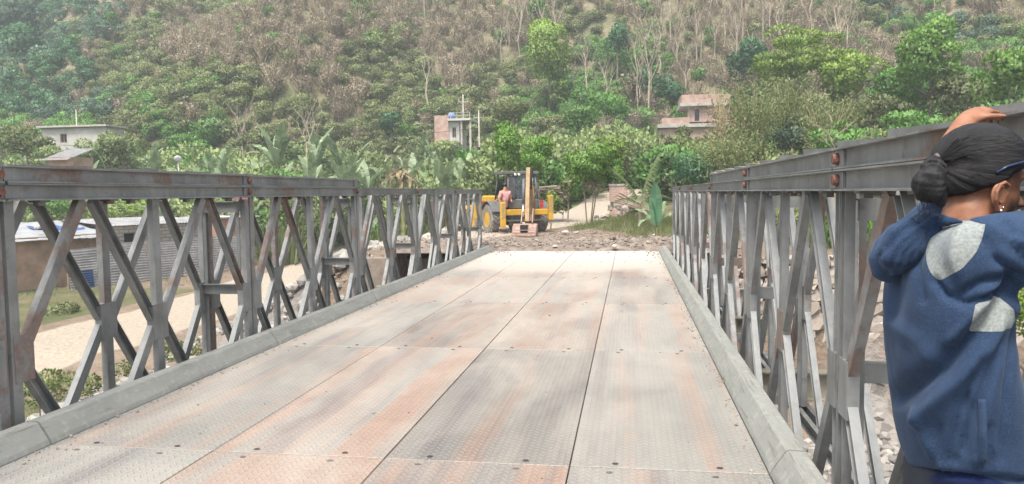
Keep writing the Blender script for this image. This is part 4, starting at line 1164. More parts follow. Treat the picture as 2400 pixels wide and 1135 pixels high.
wire(at(1085, 250, 74), at(1640, 262, 90), 1.0, 'cable running from the power pole towards the brick house')
# satellite dish in the plantation
c = at(417, 372, 47); r = empty('satellite_dish', c, R(30), label='white satellite dish standing among the dry reeds behind the left truss', cat='satellite dish')
bm = bmesh.new(); g = bmesh.ops.create_uvsphere(bm, u_segments=20, v_segments=12, radius=.5)
bmesh.ops.delete(bm, geom=[v for v in bm.verts if v.co.z > -.36], context='VERTS')
bmesh.ops.solidify(bm, geom=bm.faces[:], thickness=.02)
for v in bm.verts: v.co.z += .4
link('dish', mesh(bm, M['tin'], 'dish', True), r, rot=(R(-60), 0, 0))
bm = bmesh.new(); tube(bm, [(0, 0, -2.5), (0, .1, -.1)], .04, 6); link('mast', mesh(bm, M['conc'], 'mast'), r)

# the row of shacks beside the dirt road
A = Vector((-29.6, 33.0, 0)); B = Vector((-25.9, 43.8, 0)); U = (B-A).normalized(); ang = math.atan2(U.y, U.x)
Zg = -3.1
shk = empty('shack', (A.x, A.y, Zg), ang, label='mud walled shack with white tarpaulin roof beside the dirt road', cat='shack')
bx('wall', 'mud', shk, -4, 4.6, 0, .25, 0, 2.45)          # x along the road, y away from it
bx('wall', 'mud', shk, 4.35, 4.6, .26, 4.5, 0, 2.6); bx('rear_wall', 'mud', shk, -4, 4.34, 4.3, 4.5, 0, 3.0)
bx('roof_beam', 'wood', shk, -4.2, 4.8, -.2, -.05, 2.46, 2.58); bx('roof_beam', 'wood', shk, -4.2, 4.8, 4.2, 4.35, 3.02, 3.14)
def tarp(x0, x1, y0, y1, z0, z1, mat, seed, name='roof_tarpaulin'):
    bm = bmesh.new(); nx, ny = 44, 24; g = []
    for j in range(ny+1):
        row = []
        for i in range(nx+1):
            u, v = i/nx, j/ny; x = lerp(x0, x1, u); y = lerp(y0, y1, v)
            z_ = lerp(z0, z1, v)+.11*noise.noise(Vector((x*1.1, y*1.3, seed)))+.05*noise.noise(Vector((x*4, y*4, seed)))
            if j < 3: y -= .05; z_ -= (3-j)*.06+.05*noise.noise(Vector((x*2, 0, seed)))
            row.append(bm.verts.new((x+.08*noise.noise(Vector((y*2, 3, seed))), y, z_)))
        g.append(row)
    for j in range(ny):
        for i in range(nx): bm.faces.new((g[j][i], g[j][i+1], g[j+1][i+1], g[j+1][i])).smooth = True
    bmesh.ops.solidify(bm, geom=bm.faces[:], thickness=.01)
    return link(name, mesh(bm, M[mat], name), shk)
tarp(-4.2, 5.0, -.45, 4.7, 2.72, 3.3, 'tarp', 1)
tarp(2.0, 4.2, .9, 2.6, 2.98, 3.12, 'tarpblue', 1, 'blue_tarpaulin')
random.seed(3)
for i in range(9): 
    x = random.uniform(-3.8, 4.5); s = random.uniform(.12, .2)
    link('roof_stone', rock_me(60+i % 3, M['rubble'], 1), shk, (x, random.uniform(.0, 3.5), 3.15), scale=(s, s, s*.7))
for i in range(3):
    bm = bmesh.new(); x = -3.5+i*2.2; tube(bm, [(x, -.6, 2.64+.02*i), (x+2.6, -.5, 2.7), (x+4.2, -.62, 2.66)], .035, 6); link('roof_pole', mesh(bm, M['wood'], 'pole'), shk)
shk2 = empty('shack', (A.x+U.x*4.9, A.y+U.y*4.9, Zg), ang, label='grey block shack with small window opening between the mud shack and the pink wall', cat='shack')
wall_holes('wall', 'block', shk2, 0, 6.6, 0, 3.0, 0, .2, [(.9, 1.6, 2.1, 2.6)])
bx('wall', 'block', shk2, 6.4, 6.6, .21, 4, 0, 3.0); bx('rear_wall', 'block', shk2, 0, 6.39, 3.8, 4, 0, 3.3)
bx('dark_room', 'black', shk2, .8, 1.7, .22, .3, 2.0, 2.7)  # black panel painted as the shade inside the window opening
corr('roof', 'tin', shk2, 6.8, 4.3, (R(-86), 0, 0), (-.1, -.15, 3.06), 34, .025, True)
fen = empty('sheet_fence', (A.x+U.x*1.6+1.7, A.y+U.y*1.6-.7, Zg), ang-.04, label='leaning fence of pale corrugated sheets along the dirt road', cat='fence')
for i in range(5):
    o = corr('sheet', 'tin', fen, 2.3, 2.0+.1*(i % 2), (R(-5), R(-1.2+i*.5), R(random.uniform(-3, 3))), (i*2.15, -.03*(i % 2), .05+.04*i), 15, .022)
corr('blue_sheet', 'tinblue', fen, 1.0, .95, (R(-6), 0, 0), (.15, -.12, .0), 8, .02)
for i in range(6): bx('fence_post', 'wood', fen, i*2.15-.04, i*2.15+.04, .12, .2, 0, 2.1)
shk3 = empty('shack', (A.x+U.x*12.4, A.y+U.y*12.4, Zg), ang, label='small pink plastered hut at the far end of the shacks', cat='shack')
bx('wall', 'pink', shk3, 0, 2.9, 0, 3.2, 0, 3.2); bx('roof', 'tin', shk3, -.2, 3.1, -.3, 3.4, 3.21, 3.29); bx('door', 'wood', shk3, 1.0, 1.8, -.04, -.005, .05, 2.0)

# yard ruin, wood pile
c = at(1428, 470, 36); g = H(c.x, 36); r = empty('brick_ruin', (c.x, 36, g-.2), label='low broken brick wall behind the young palm', cat='brick wall')
k = PXM(36); Z1 = at(1428, 436, 36).z-g+.2
bx('wall', 'brick', r, 0, 42*k, 0, .3, 0, Z1); bx('coping', 'conc', r, -.03, 44*k, -.03, .33, Z1+.002, Z1+.09)
random.seed(9)
pile = empty('rubble_pile', (at(1460, 480, 33).x, 33, H(at(1460, 480, 33).x, 33)+.1), label='heap of stones and boards in front of the broken brick wall', cat='rubble')
for i in range(26):
    s = random.uniform(.1, .26); link('stone', rock_me(70+i % 4, M['stone'], 1), pile, (random.gauss(0, .55), random.gauss(0, .4), random.uniform(0, .55)), (i, i*2, 0), (s, s*.8, s*.6))
for i in range(5):
    bm = bmesh.new(); box(bm, -.8, .8, -.08, .08, 0, .03); link('board', mesh(bm, M['wood'], 'board'), pile, (.2+i*.07, -.2, .5+i*.05), (0, R(14+i*3), R(-20+i*12)))
c = at(1292, 446, 41); wp = empty('wood_pile', (c.x, 41, c.z-.45), label='stack of cut logs and branches right behind the digger', cat='wood pile')
for i in range(34):
    bm = bmesh.new(); tube(bm, [(0, 0, 0), (random.uniform(.8, 1.5), random.uniform(-.2, .2), .03)], random.uniform(.04, .075), 7)
    link('log', mesh(bm, M['bark_pale' if i % 2 else 'bark'], 'log'), wp, (random.uniform(-.95, -.3), random.uniform(-.3, .3), .07+.1*(i//6)), (0, random.uniform(-.05, .12), random.uniform(-.25, .25)))
for i, dx in enumerate((-.7, 0, .7)): tree(1292+dx*38, 478, 26, 22, 40.4, 'leaf_olive', ('low weeds under the left end of the wood pile', 'low weeds under the middle of the wood pile', 'low weeds under the right end of the wood pile')[i], name='bush', cat='bush', leaf=4, lumps=6)

# ------------------------------------------------------------------ backhoe loader
M['yellow'] = simple('yellow_paint', (.52, .30, .035), .5, 0, .2, 3); M['yellow_faded'] = simple('faded_yellow', (.34, .225, .12), .6, 0, .3, 4)
M['cabgrey'] = simple('grey_cab_paint', (.11, .113, .115), .55, 0, .25, 3); M['tyre'] = simple('dusty_tyre', (.20, .185, .165), .95, 0, .3, 6)
M['chrome'] = simple('steel_rod', (.7, .7, .7), .2, .9, .05, 3, 0); M['redpaint'] = simple('red_paint', (.4, .04, .03), .5)
M['hoe'] = simple('worn_bucket', (.30, .2, .16), .75, .1, .4, 4); M['lampw'] = simple('lamp_lens', (.75, .75, .72), .2)
t = NT('cab_glass'); t.t.nodes.remove(t.b); g1 = t.n('BsdfGlossy'); g1.inputs[0].default_value = (.7, .75, .75, 1); g1.inputs['Roughness'].default_value = .05
g2 = t.n('BsdfTransparent'); g2.inputs[0].default_value = (.62, .68, .66, 1); mx = t.n('MixShader'); mx.inputs[0].default_value = .13
t.l(g2.outputs[0], mx.inputs[1]); t.l(g1.outputs[0], mx.inputs[2]); t.l(mx.outputs[0], t.out.inputs[0]); M['cabglass'] = t.m
org = at(1233, 540, 31); org.z = -.17
jcb = empty('backhoe_loader', org, R(31), label='yellow backhoe loader with grey cab seen from behind, bucket on the earth heap', cat='backhoe loader')
J = jcb
SX = 1.0
# frame, engine hood, loader
bx('chassis', 'cabgrey', J, -.45, .45, .3, 3.9, .45, .8, .03)
bx('rear_frame', 'yellow', J, -1.0, 1.0, -.02, .18, .74, .98, .02)
bx('cab_lower', 'cabgrey', J, -.68, .68, .22, 1.6, .985, 1.40, .04)
bx('engine_hood', 'yellow', J, -.48, .48, 1.9, 4.0, .85, 1.55, .06)
def cyl(name, mat, par, p, q, r_, n=14, **k):
    bm = bmesh.new(); tube(bm, [p, q], r_, n); return link(name, mesh(bm, M[mat], name), par, **k)
def wheel(x, y, rad, wd, par):
    w_ = empty('wheel', (x, y, rad-.05)); w_.parent = par
    bm = bmesh.new(); prof = [(rad*.55, -wd/2), (rad*.9, -wd/2), (rad, -wd*.38), (rad, wd*.38), (rad*.9, wd/2), (rad*.55, wd/2)]; N = 32; rings = []
    for i in range(N):
        a = i*2*math.pi/N; rings.append([bm.verts.new((u, math.cos(a)*r_, math.sin(a)*r_)) for r_, u in prof])
    for i in range(N):
        for j in range(6): bm.faces.new((rings[i][j], rings[i][(j+1) % 6], rings[(i+1) % N][(j+1) % 6], rings[(i+1) % N][j]))
    for i in range(22):       # tread lugs
        a = i*2*math.pi/22
        for s in (-1, 1):
            Mx = Matrix.Rotation(a+s*.07, 4, 'X') @ Matrix.Translation((s*wd*.2, 0, rad+.012)) @ Matrix.Rotation(s*.6, 4, 'Z')
            box(bm, -wd*.24, wd*.24, -.03, .03, -.03, .02, M=Mx)
    link('tyre', mesh(bm, M['tyre'], 'tyre'), w_)
    bm = bmesh.new(); 
    for s in (-1, 1):
        tube(bm, [(s*wd*.46, 0, 0), (s*wd*.2, 0, 0)], [rad*.56, rad*.4], 24); tube(bm, [(s*wd*.2, 0, 0), (s*wd*.42, 0, 0)], [rad*.16, rad*.13], 12)
    link('rim', mesh(bm, M['yellow'], 'rim'), w_)
for s in (-1, 1):
    wheel(s*1.08, 1.15, .62, .42, J)
    wheel(s*.92, 3.5, .45, .32, J)
    bm = bmesh.new()                                     # mudguards
    P = [(math.cos(a)*.74, math.sin(a)*.74) for a in [R(25+i*13) for i in range(11)]]
    for (a, b) in zip(P, P[1:]):
        v = [bm.verts.new((s*1.08+dx, 1.15+q[0], .57+q[1])) for q in (a, b) for dx in (-.24, .24)]; bm.faces.new((v[0], v[1], v[3], v[2]))
    bmesh.ops.remove_doubles(bm, verts=bm.verts[:], dist=1e-4); bmesh.ops.solidify(bm, geom=bm.faces[:], thickness=.02)
    link('mudguard', mesh(bm, M['cabgrey'], 'mudguard'), J)
    bx('loader_arm', 'yellow', J, s*.72-.08, s*.72+.08, 2.2, 4.9, .9, 1.12, .02)
# loader bucket at the front
bm = bmesh.new(); prism(bm, [(4.8, .15), (5.7, .12), (5.7, .18), (4.95, .25), (4.85, .9), (5.05, 1.05), (4.95, 1.1), (4.75, .95)], -1.2, 1.2, M=Matrix(((0, 0, 1, 0), (1, 0, 0, 0), (0, 1, 0, 0), (0, 0, 0, 1))))
link('front_bucket', mesh(bm, M['yellow_faded'], 'front_bucket'), J)
bx('side_tank', 'yellow', J, -1.45, -1.22, 1.75, 2.5, .55, 1.25, .03); bx('step', 'redpaint', J, -1.5, -1.2, 1.7, 1.9, 1.26, 1.32)
# cab
ZC = 1.40; ZR = 2.42
for (x, y, xt, yt) in ((-.66, .25, -.60, .42), (.66, .25, .60, .42), (-.72, 1.6, -.64, 1.45), (.72, 1.6, .64, 1.45), (-.40, .23, -.36, .41)):
    bm = bmesh.new(); tube(bm, [(x, y, ZC-.02), (xt, yt, ZR)], .038, 4); link('cab_pillar', mesh(bm, M['cabgrey'], 'pillar'), J)
def quad(name, mat, par, P, th=.008):
    bm = bmesh.new(); v = [bm.verts.new(p) for p in P]; f = bm.faces.new(v); bmesh.ops.solidify(bm, geom=[f], thickness=th); return link(name, mesh(bm, M[mat], name), par)
quad('rear_glass', 'cabglass', J, [(-.36, .245, ZC+.02), (.62, .245, ZC+.02), (.56, .415, ZR-.05), (-.33, .415, ZR-.05)])
quad('side_glass', 'cabglass', J, [(-.68, .3, ZC+.02), (-.73, 1.55, ZC+.02), (-.65, 1.43, ZR-.05), (-.61, .45, ZR-.05)])
quad('side_glass', 'cabglass', J, [(.68, .3, ZC+.02), (.73, 1.55, ZC+.02), (.65, 1.43, ZR-.05), (.61, .45, ZR-.05)])
quad('front_glass', 'cabglass', J, [(-.68, 1.6, ZC+.02), (.68, 1.6, ZC+.02), (.6, 1.46, ZR-.05), (-.6, 1.46, ZR-.05)])
quad('open_rear_pane', 'cabgrey', J, [(-.64, .2, ZC+.04), (-.42, .2, ZC+.04), (-.38, .36, ZR-.06), (-.59, .38, ZR-.06)])
bm = bmesh.new(); box(bm, -.78, .74, .30, 1.62, ZR+.0, ZR+.13); bevel(bm, .045, 2); link('cab_roof', mesh(bm, M['cabgrey'], 'roof'), J)
bx('rear_sill', 'redpaint', J, -.34, .30, .235, .245, ZC-.14, ZC-.04)
for x in (-.35, -.18): cyl('work_lamp', 'lampw', J, (x, .30, ZR-.0), (x, .22, ZR-.01), .05)
bx('seat', 'black', J, -.2, .28, .9, 1.3, ZC-.0, ZC+.55, .05)
# stabiliser legs with black and white warning stripes on faded plates
for s, z0, z1 in ((-1, .28, 1.30), (1, .52, 1.55)):
    lg = bx('stabiliser_leg', 'yellow', J, s*1.06-.1, s*1.06+.1, -.2, -.03, z0, z1, .015)
    if s < 0: cyl('foot_pad', 'hoe', lg, (s*1.06, -.11, z0-.09), (s*1.06, -.11, z0-.01), .17)
    for i in range(5): 
        bm = bmesh.new(); zz = z1-.12-i*.13; v = [bm.verts.new(p) for p in ((s*1.06-.09, -.203, zz), (s*1.06-.09, -.203, zz-.05), (s*1.06+.09, -.203, zz+.01), (s*1.06+.09, -.203, zz+.06))]; bm.faces.new(v); bmesh.ops.solidify(bm, geom=bm.faces[:], thickness=.003)
        link('warning_stripe', mesh(bm, M['white'], 'stripe'), lg)
bx('tail_lamp', 'redpaint', J, .66, .8, .0, .06, 1.0, 1.34, .01); bx('kingpost_rail', 'cabgrey', J, -.98, .98, -.03, .17, .50, .56)
# boom, dipper, bucket folded towards the bridge
def plate_arm(name, mat, P, hw, x0, x1, par):
    """side profile P (y,z) of constant thickness swept from x0 to x1"""
    bm = bmesh.new(); prism(bm, P, x0, x1, M=Matrix(((0, 0, 1, 0), (1, 0, 0, 0), (0, 1, 0, 0), (0, 0, 0, 1)))); bevel(bm, .008); return link(name, mesh(bm, M[mat], name), par)
bx('swing_post', 'hoe', J, .02, .30, -.42, -.04, .5, 1.12, .03)
boom = plate_arm('boom', 'yellow_faded', [(-.2, .85), (-.42, .8), (-.85, 1.6), (-.98, 2.45), (-.8, 2.6), (-.62, 2.45), (-.52, 1.7)], 0, .07, .24, J)
dip = plate_arm('dipper_arm', 'yellow_faded', [(-.75, 2.62), (-1.0, 2.66), (-1.35, 1.6), (-1.62, .55), (-1.5, .45), (-1.36, .55), (-1.05, 1.6), (-.8, 2.3)], 0, .08, .24, J)
for x in (-.07, .36): plate_arm('arm_link', 'hoe', [(-1.3, 1.05), (-1.42, 1.0), (-1.78, .5), (-1.66, .42)], 0, x, x+.045, J)
ram = cyl('hydraulic_ram', 'cabgrey', J, (.0, -1.15, 2.2), (-.0, -1.42, 1.25), .06); cyl('ram_rod', 'chrome', ram, (-.0, -1.42, 1.25), (-.0, -1.60, .72), .038)
ram = cyl('hydraulic_ram', 'yellow_faded', J, (.33, -.5, 1.0), (.33, -.95, 1.9), .055); cyl('ram_rod', 'chrome', ram, (.33, -.95, 1.9), (.33, -1.05, 2.25), .03)
P = [(-1.55, .50), (-1.86, .42), (-2.05, .2), (-2.06, -.02), (-1.9, -.16), (-1.62, -.2), (-1.25, -.14), (-1.25, -.10), (-1.6, -.14), (-1.86, -.1), (-1.98, .02), (-1.96, .18), (-1.82, .35), (-1.56, .44)]
P = [(-1.75+(y_+1.62)*1.3, .38+(z_-.44)*1.3) for y_, z_ in P]
bk = plate_arm('bucket', 'hoe', P, 0, -.34, .56, J)
for x in (-.36, .565): plate_arm('bucket_side', 'hoe', [(-1.75+(y_+1.62)*1.3, .38+(z_-.44)*1.3) for y_, z_ in ((-1.55, .50), (-1.86, .42), (-2.05, .2), (-2.06, -.02), (-1.9, -.16), (-1.62, -.2), (-1.25, -.14), (-1.3, .1))], 0, x-.0, x+.018, bk)
for z_ in (.22, .0, -.2): bx('bucket_rib', 'hoe', bk, -.33, .55, -2.345, -2.30, z_, z_+.025)
for i in range(5): bx('bucket_tooth', 'cabgrey', bk, -.30+i*.19, -.22+i*.19, -1.27, -1.1, -.42, -.36)
bx('linkage', 'black', bk, -.03, .25, -2.30, -1.9, .16, .42)

for i in range(3):
    bm = bmesh.new(); x = .29+i*.03; tube(bm, [(x, -.3, 1.0), (x+.03, -.62, 1.5), (x, -.78, 2.1), (x-.02, -.9, 2.62), (x-.01, -1.12, 2.4), (x-.02, -1.3, 1.8)], .014, 6)
    link('hydraulic_hose', mesh(bm, M['black'], 'hose'), J)
KP = Vector((.14, -.15, 0)); RB = Matrix.Translation(KP) @ Matrix.Rotation(R(-30), 4, 'Z') @ Matrix.Translation(-KP)
for o in list(J.children):      # the boom is swung towards the bridge
    if o.name.split('.')[0] in ('swing_post', 'boom', 'dipper_arm', 'arm_link', 'hydraulic_ram', 'hydraulic_hose', 'bucket'): o.matrix_local = RB @ o.matrix_local
# ------------------------------------------------------------------ small figures at the loader
M['skin'] = simple('skin', (.30, .145, .085), .55, 0, .12, 9, .05); M['skin_dark'] = simple('skin_far', (.34, .16, .10), .6)
M['hair'] = simple('black_hair', (.012, .011, .012), .5); M['shirtpink'] = simple('pink_shirt', (.52, .27, .26), .8, 0, .15, 6)
M['shirtdark'] = simple('dark_shirt', (.05, .05, .07), .8); M['trouser'] = simple('dark_trousers', (.025, .03, .045), .85, 0, .2, 10)
def skin_body(joints, edges, rad, mat, sub=2, root=0):
    me = bpy.data.meshes.new('b'); me.from_pydata(joints, edges, []); o = bpy.data.objects.new('b', me); COL.objects.link(o)
    m = o.modifiers.new('s', 'SKIN'); m.use_smooth_shade = True
    for i, r_ in enumerate(rad): me.skin_vertices[0].data[i].radius = (r_, r_); 
    me.skin_vertices[0].data[root].use_root = True
    q = o.modifiers.new('q', 'SUBSURF'); q.levels = sub
    dg = bpy.context.evaluated_depsgraph_get(); out = bpy.data.meshes.new_from_object(o.evaluated_get(dg)); bpy.data.objects.remove(o)
    out.materials.clear(); out.materials.append(mat); return out
def small_person(loc, rz, seated, shirt, label):
    r = empty('person', loc, rz, label=label, cat='person')
    hz = .0
    if seated:
        Jt = [(0, 0, .1), (0, -.02, .35), (0, -.03, .55), (0, -.05, .66), (0, -.06, .80), (-.18, -.03, .53), (-.25, -.2, .33), (-.14, -.42, .38), (.18, -.03, .53), (.25, -.2, .33), (.12, -.42, .38), (-.1, -.35, .12), (-.1, -.4, -.3), (.1, -.35, .12), (.1, -.4, -.3)]
    else:
        Jt = [(0, 0, .95), (0, 0, 1.2), (0, 0, 1.42), (0, 0, 1.52), (0, 0, 1.66), (-.19, 0, 1.4), (-.27, .03, 1.12), (-.25, -.08, .88), (.19, 0, 1.4), (.28, .03, 1.12), (.2, -.2, 1.0), (-.1, 0, .5), (-.1, 0, .05), (.1, 0, .5), (.1, 0, .05)]
    E_ = [(0, 1), (1, 2), (2, 3), (3, 4), (2, 5), (5, 6), (6, 7), (2, 8), (8, 9), (9, 10), (0, 11), (11, 12), (0, 13), (13, 14)]
    rd = [.13, .13, .14, .055, .09, .07, .05, .035, .07, .05, .035, .08, .055, .08, .055]
    link('body', skin_body(Jt, E_, rd, M['skin_dark']), r)
    sh = [0, 1, 2, 5, 6, 8, 9]; mp = {a: i for i, a in enumerate(sh)}
    link('shirt', skin_body([Jt[i] for i in sh], [(mp[a], mp[b]) for a, b in E_ if a in mp and b in mp], [rd[i]+.022 for i in sh], M[shirt]), r)
    tr = [0, 11, 12, 13, 14]; mp = {a: i for i, a in enumerate(tr)}
    link('trousers', skin_body([Jt[i] for i in tr], [(mp[a], mp[b]) for a, b in E_ if a in mp and b in mp], [rd[i]+.018 for i in tr], M['trouser']), r)
    bm = bmesh.new(); ball(bm, Vector(Jt[4])+Vector((0, .015, .045)), (.093, .1, .085)); link('hair', mesh(bm, M['hair'], 'hair'), r)
    return r
W3 = Matrix.Translation(org) @ Matrix.Rotation(R(31), 4, 'Z')
small_person(W3 @ Vector((-.02, 1.0, ZC+.0)), R(31), True, 'shirtdark', 'driver in dark shirt sitting in the cab of the backhoe loader')
small_person(W3 @ Vector((-.86, .12, .28)), R(40), False, 'shirtpink', 'man in pink shirt standing at the left side of the loader cab')
# ------------------------------------------------------------------ the man leaning on the truss
def proj(v):
    d = Vector(v)-CAM; w_ = d.dot(FW); return 1200+F*d.dot(RV)/w_, 567.5-F*d.dot(UV)/w_
YC = 1.85
base = Vector((.55, YC, 0))
man = empty('person', base, label='man with black ponytail and blue grey hooded jacket leaning on the right truss', cat='person')
def loc(v): return Vector(v)-base
def loft(bm, rings, n=40, e=2.3):
    prev = None; first = None
    for (c, a, b, tilt) in rings:
        ring = []
        for k in range(n):
            t_ = 2*math.pi*k/n; cs, sn = math.cos(t_), math.sin(t_)
            x = a*math.copysign(abs(cs)**(2/e), cs); y = b*math.copysign(abs(sn)**(2/e), sn)
            ring.append(bm.verts.new((c.x+x, c.y+y, c.z+x*tilt)))
        if prev: [bm.faces.new((prev[k], prev[(k+1) % n], ring[(k+1) % n], ring[k])) for k in range(n)]
        else: first = ring
        prev = ring
    bm.faces.new(first[::-1]); bm.faces.new(prev)
def ringpx(py, l, r_, b, tilt=0, Y=YC):
    p, q = at(l+15, py, Y), at(r_-22-(18 if 680 < py < 1000 else 0), py, Y); c = (p+q)/2; return (loc(c), (q.x-p.x)/2, b, tilt)
TOR = [(1172, 2150, 2392, .15), (1128, 2138, 2404, .165), (1104, 2124, 2412, .18), (1070, 2112, 2414, .19), (1010, 2097, 2412, .195), (920, 2086, 2402, .20), (820, 2079, 2388, .20), (720, 2076, 2372, .205),
       (640, 2084, 2362, .205), (590, 2102, 2352, .19), (555, 2128, 2345, .165), (530, 2160, 2338, .13), (512, 2200, 2332, .085)]
def Lp(px, py, Y): return loc(at(px, py, Y))
# jacket: torso and sleeves grown together
bm = bmesh.new()
loft(bm, [ringpx(*t_) for t_ in TOR])
tube(bm, [Lp(2235, 600, 1.78), Lp(2290, 610, 1.70), Lp(2350, 592, 1.70), Lp(2430, 568, 1.76), Lp(2490, 556, 1.82)], [.06, .088, .083, .073, .06], 18)
tube(bm, [Lp(2490, 556, 1.82), loc((1.0, 1.93, 1.60)), loc((1.045, 1.98, 1.70))], [.06, .05, .043], 16)
tube(bm, [Lp(2245, 585, 1.90), Lp(2255, 565, 2.05), Lp(2266, 470, 2.16), Lp(2252, 415, 2.22)], [.08, .07, .05, .042], 16)
jk = baked(bm, [('REMESH', dict(mode='VOXEL', voxel_size=.0085)), ('SMOOTH', dict(factor=.6, iterations=7))], [])
FOLDS = [  # polyline in photograph pixels, half width px, depth m (negative = valley)
    ([(2372, 668), (2300, 760), (2205, 860), (2105, 925)], 24, -.018), ([(2395, 700), (2330, 800), (2240, 900), (2150, 985)], 20, .011),
    ([(2330, 700), (2290, 740), (2230, 800)], 16, .010), ([(2365, 740), (2320, 880), (2270, 1000), (2240, 1080)], 14, -.008), ([(2300, 840), (2250, 960), (2215, 1080)], 12, -.007),
    ([(2385, 760), (2360, 900), (2345, 1080)], 11, -.008), ([(2345, 820), (2310, 960), (2290, 1080)], 12, .007), ([(2150, 960), (2170, 1030), (2200, 1090)], 14, .007),
    ([(2110, 600), (2098, 660), (2092, 740)], 12, -.006), ([(2135, 560), (2118, 600), (2100, 640)], 10, .006), ([(2160, 560), (2150, 620), (2165, 700)], 12, -.006),
    ([(2310, 560), (2335, 610), (2395, 650)], 12, -.011), ([(2320, 530), (2360, 560), (2400, 570)], 10, .006), ([(2250, 690), (2300, 660), (2370, 650)], 11, -.009), ([(2300, 690), (2345, 668), (2395, 662)], 9, .006),
    ([(2190, 655), (2215, 690), (2260, 712), (2330, 690), (2380, 664)], 8, -.010), ([(2360, 520), (2372, 570), (2400, 610)], 10, -.007),
    ([(2265, 930), (2262, 1000), (2258, 1060)], 10, -.006), ([(2200, 1000), (2196, 1050), (2190, 1100)], 9, -.005), ([(2315, 1000), (2320, 1050), (2322, 1100)], 9, -.005),
    ([(2106, 1096), (2200, 1112), (2300, 1122), (2400, 1128)], 7, -.012), ([(2090, 760), (2150, 800), (2180, 850)], 22, .006)]
def dseg(x, y, L):
    best = 1e9
    for (a, b), (c, d) in zip(L, L[1:]):
        q = ((x-a)*(c-a)+(y-b)*(d-b))/((c-a)**2+(d-b)**2); q = max(0, min(1, q)); best = min(best, math.hypot(x-a-(c-a)*q, y-b-(d-b)*q))
    return best
def inpoly(x, y, P):
    c = False; j = len(P)-1
    for i in range(len(P)):
        if (P[i][1] > y) != (P[j][1] > y) and x < (P[j][0]-P[i][0])*(y-P[i][1])/(P[j][1]-P[i][1])+P[i][0]: c = not c
        j = i
    return c
def sdp(x, y, P):
    d = dseg(x, y, P+[P[0]]); return d if inpoly(x, y, P) else -d
PATCH1 = [(2205, 519), (2270, 516), (2310, 526), (2302, 560), (2288, 592), (2255, 630), (2205, 657), (2190, 655), (2176, 625), (2164, 585), (2168, 552), (2182, 532)]
PATCH2 = [(2286, 712), (2350, 698), (2362, 700), (2376, 768), (2330, 776), (2282, 785), (2276, 797), (2278, 745)]
BAND = [(2060, 1092), (2130, 1098), (2250, 1112), (2330, 1128), (2420, 1150), (2460, 1400), (2000, 1400)]
att = jk.attributes.new('patch', 'FLOAT', 'POINT'); bnd = jk.attributes.new('band', 'FLOAT', 'POINT')
pa, ba = [], []; newco = []
nrm = [v.normal.copy() for v in jk.vertices]
for v, n_ in zip(jk.vertices, nrm):
    wv = v.co+base; px, py = proj(wv); face = (CAM-wv).normalized().dot(n_)
    d = 0.
    if face > -.1:
        for L, hw, dp in FOLDS:
            q = dseg(px, py, L)
            if q < hw*2.2: d += 1.5*dp*math.exp(-(q/hw)**2*1.3)*min(1, (face+.1)*3)
    q = v.co; d += .0045*noise.noise(q*9)+.003*noise.noise(Vector((q.x*20+q.z*9, q.y*20, q.z*14)))
    newco.append(v.co+n_*d)
    pa.append(max(sdp(px, py, PATCH1), sdp(px, py, PATCH2)) if face > 0 else -30.)
    ba.append(sdp(px, py, BAND) if face > -.2 else (10. if py > 1120 else -10.))
for v, c in zip(jk.vertices, newco): v.co = c
att.data.foreach_set('value', pa); bnd.data.foreach_set('value', ba)
def jacket_mat():
    t = NT('jacket_knit'); c = t.coord('Object', False); p = t.attr('patch').outputs['Fac']; b = t.attr('band').outputs['Fac']
    n = t.noise(c, 7, 5, .6); v = t.vor(c, 330); xs = t.n('SeparateXYZ'); t.l(c, xs.inputs[0])
    kn = t.noise(c, 300, 2, .5); dots = t.ramp(kn, .48, .66)
    blue = t.mix(t.ramp(n, .35, .65), (.016, .031, .066), (.027, .049, .098))
    blue = t.mix(t.math('MULTIPLY', dots, .42), blue, (.05, .08, .14))
    grey = t.mix(t.ramp(t.noise(c, 160, 3), .35, .65), (.17, .19, .185), (.26, .28, .275))
    blue = t.mix(t.ramp(b, -.8, .8), blue, (.009, .015, .055))
    col = t.mix(t.ramp(p, -.9, .9), blue, grey)
    seam = t.ramp(t.math('ABSOLUTE', t.math('SUBTRACT', p, -1.5)), 0, 1.4, .55, 1)
    col = t.cmul(col, t.gray(seam))
    t.bump(t.math('ADD', kn, t.math('MULTIPLY', t.noise(c, 60, 3), .8)), .35, .002)
    m = t.fin(col, .95, 0, .15); t.b.inputs['Sheen Weight'].default_value = .12; t.b.inputs['Sheen Roughness'].default_value = .5; t.b.inputs['Sheen Tint'].default_value = (.5, .65, .9, 1); return m
M['jacket'] = jacket_mat(); jk.materials.append(M['jacket'])
link('jacket', jk, man)
# pocket welt, hem band rib
bm = bmesh.new()
def onj(px, py, off=.004):
    """point on the visible side of the jacket under a photograph pixel"""
    best = None
    o = CAM-base; d = ray(px, py).normalized()
    hit, pt, nn, _ = JO.ray_cast(o, d)
    return pt-d*off if hit else None
JO = [o for o in man.children if o.name.startswith('jacket')][0]; bpy.context.view_layer.update()
P = [onj(2303-abs(i-7)*.2, 936+i*10.2, .003) for i in range(15)]; P = [p for p in P if p]
tube(bm, P, [(.013, .006)]*len(P), 10); pw = mesh(bm, M['jacket'], 'pocket')
for nm, val in (('patch', -30.), ('band', -10.)):
    a_ = pw.attributes.new(nm, 'FLOAT', 'POINT'); a_.data.foreach_set('value', [val]*len(pw.vertices))
link('pocket_welt', pw, man)
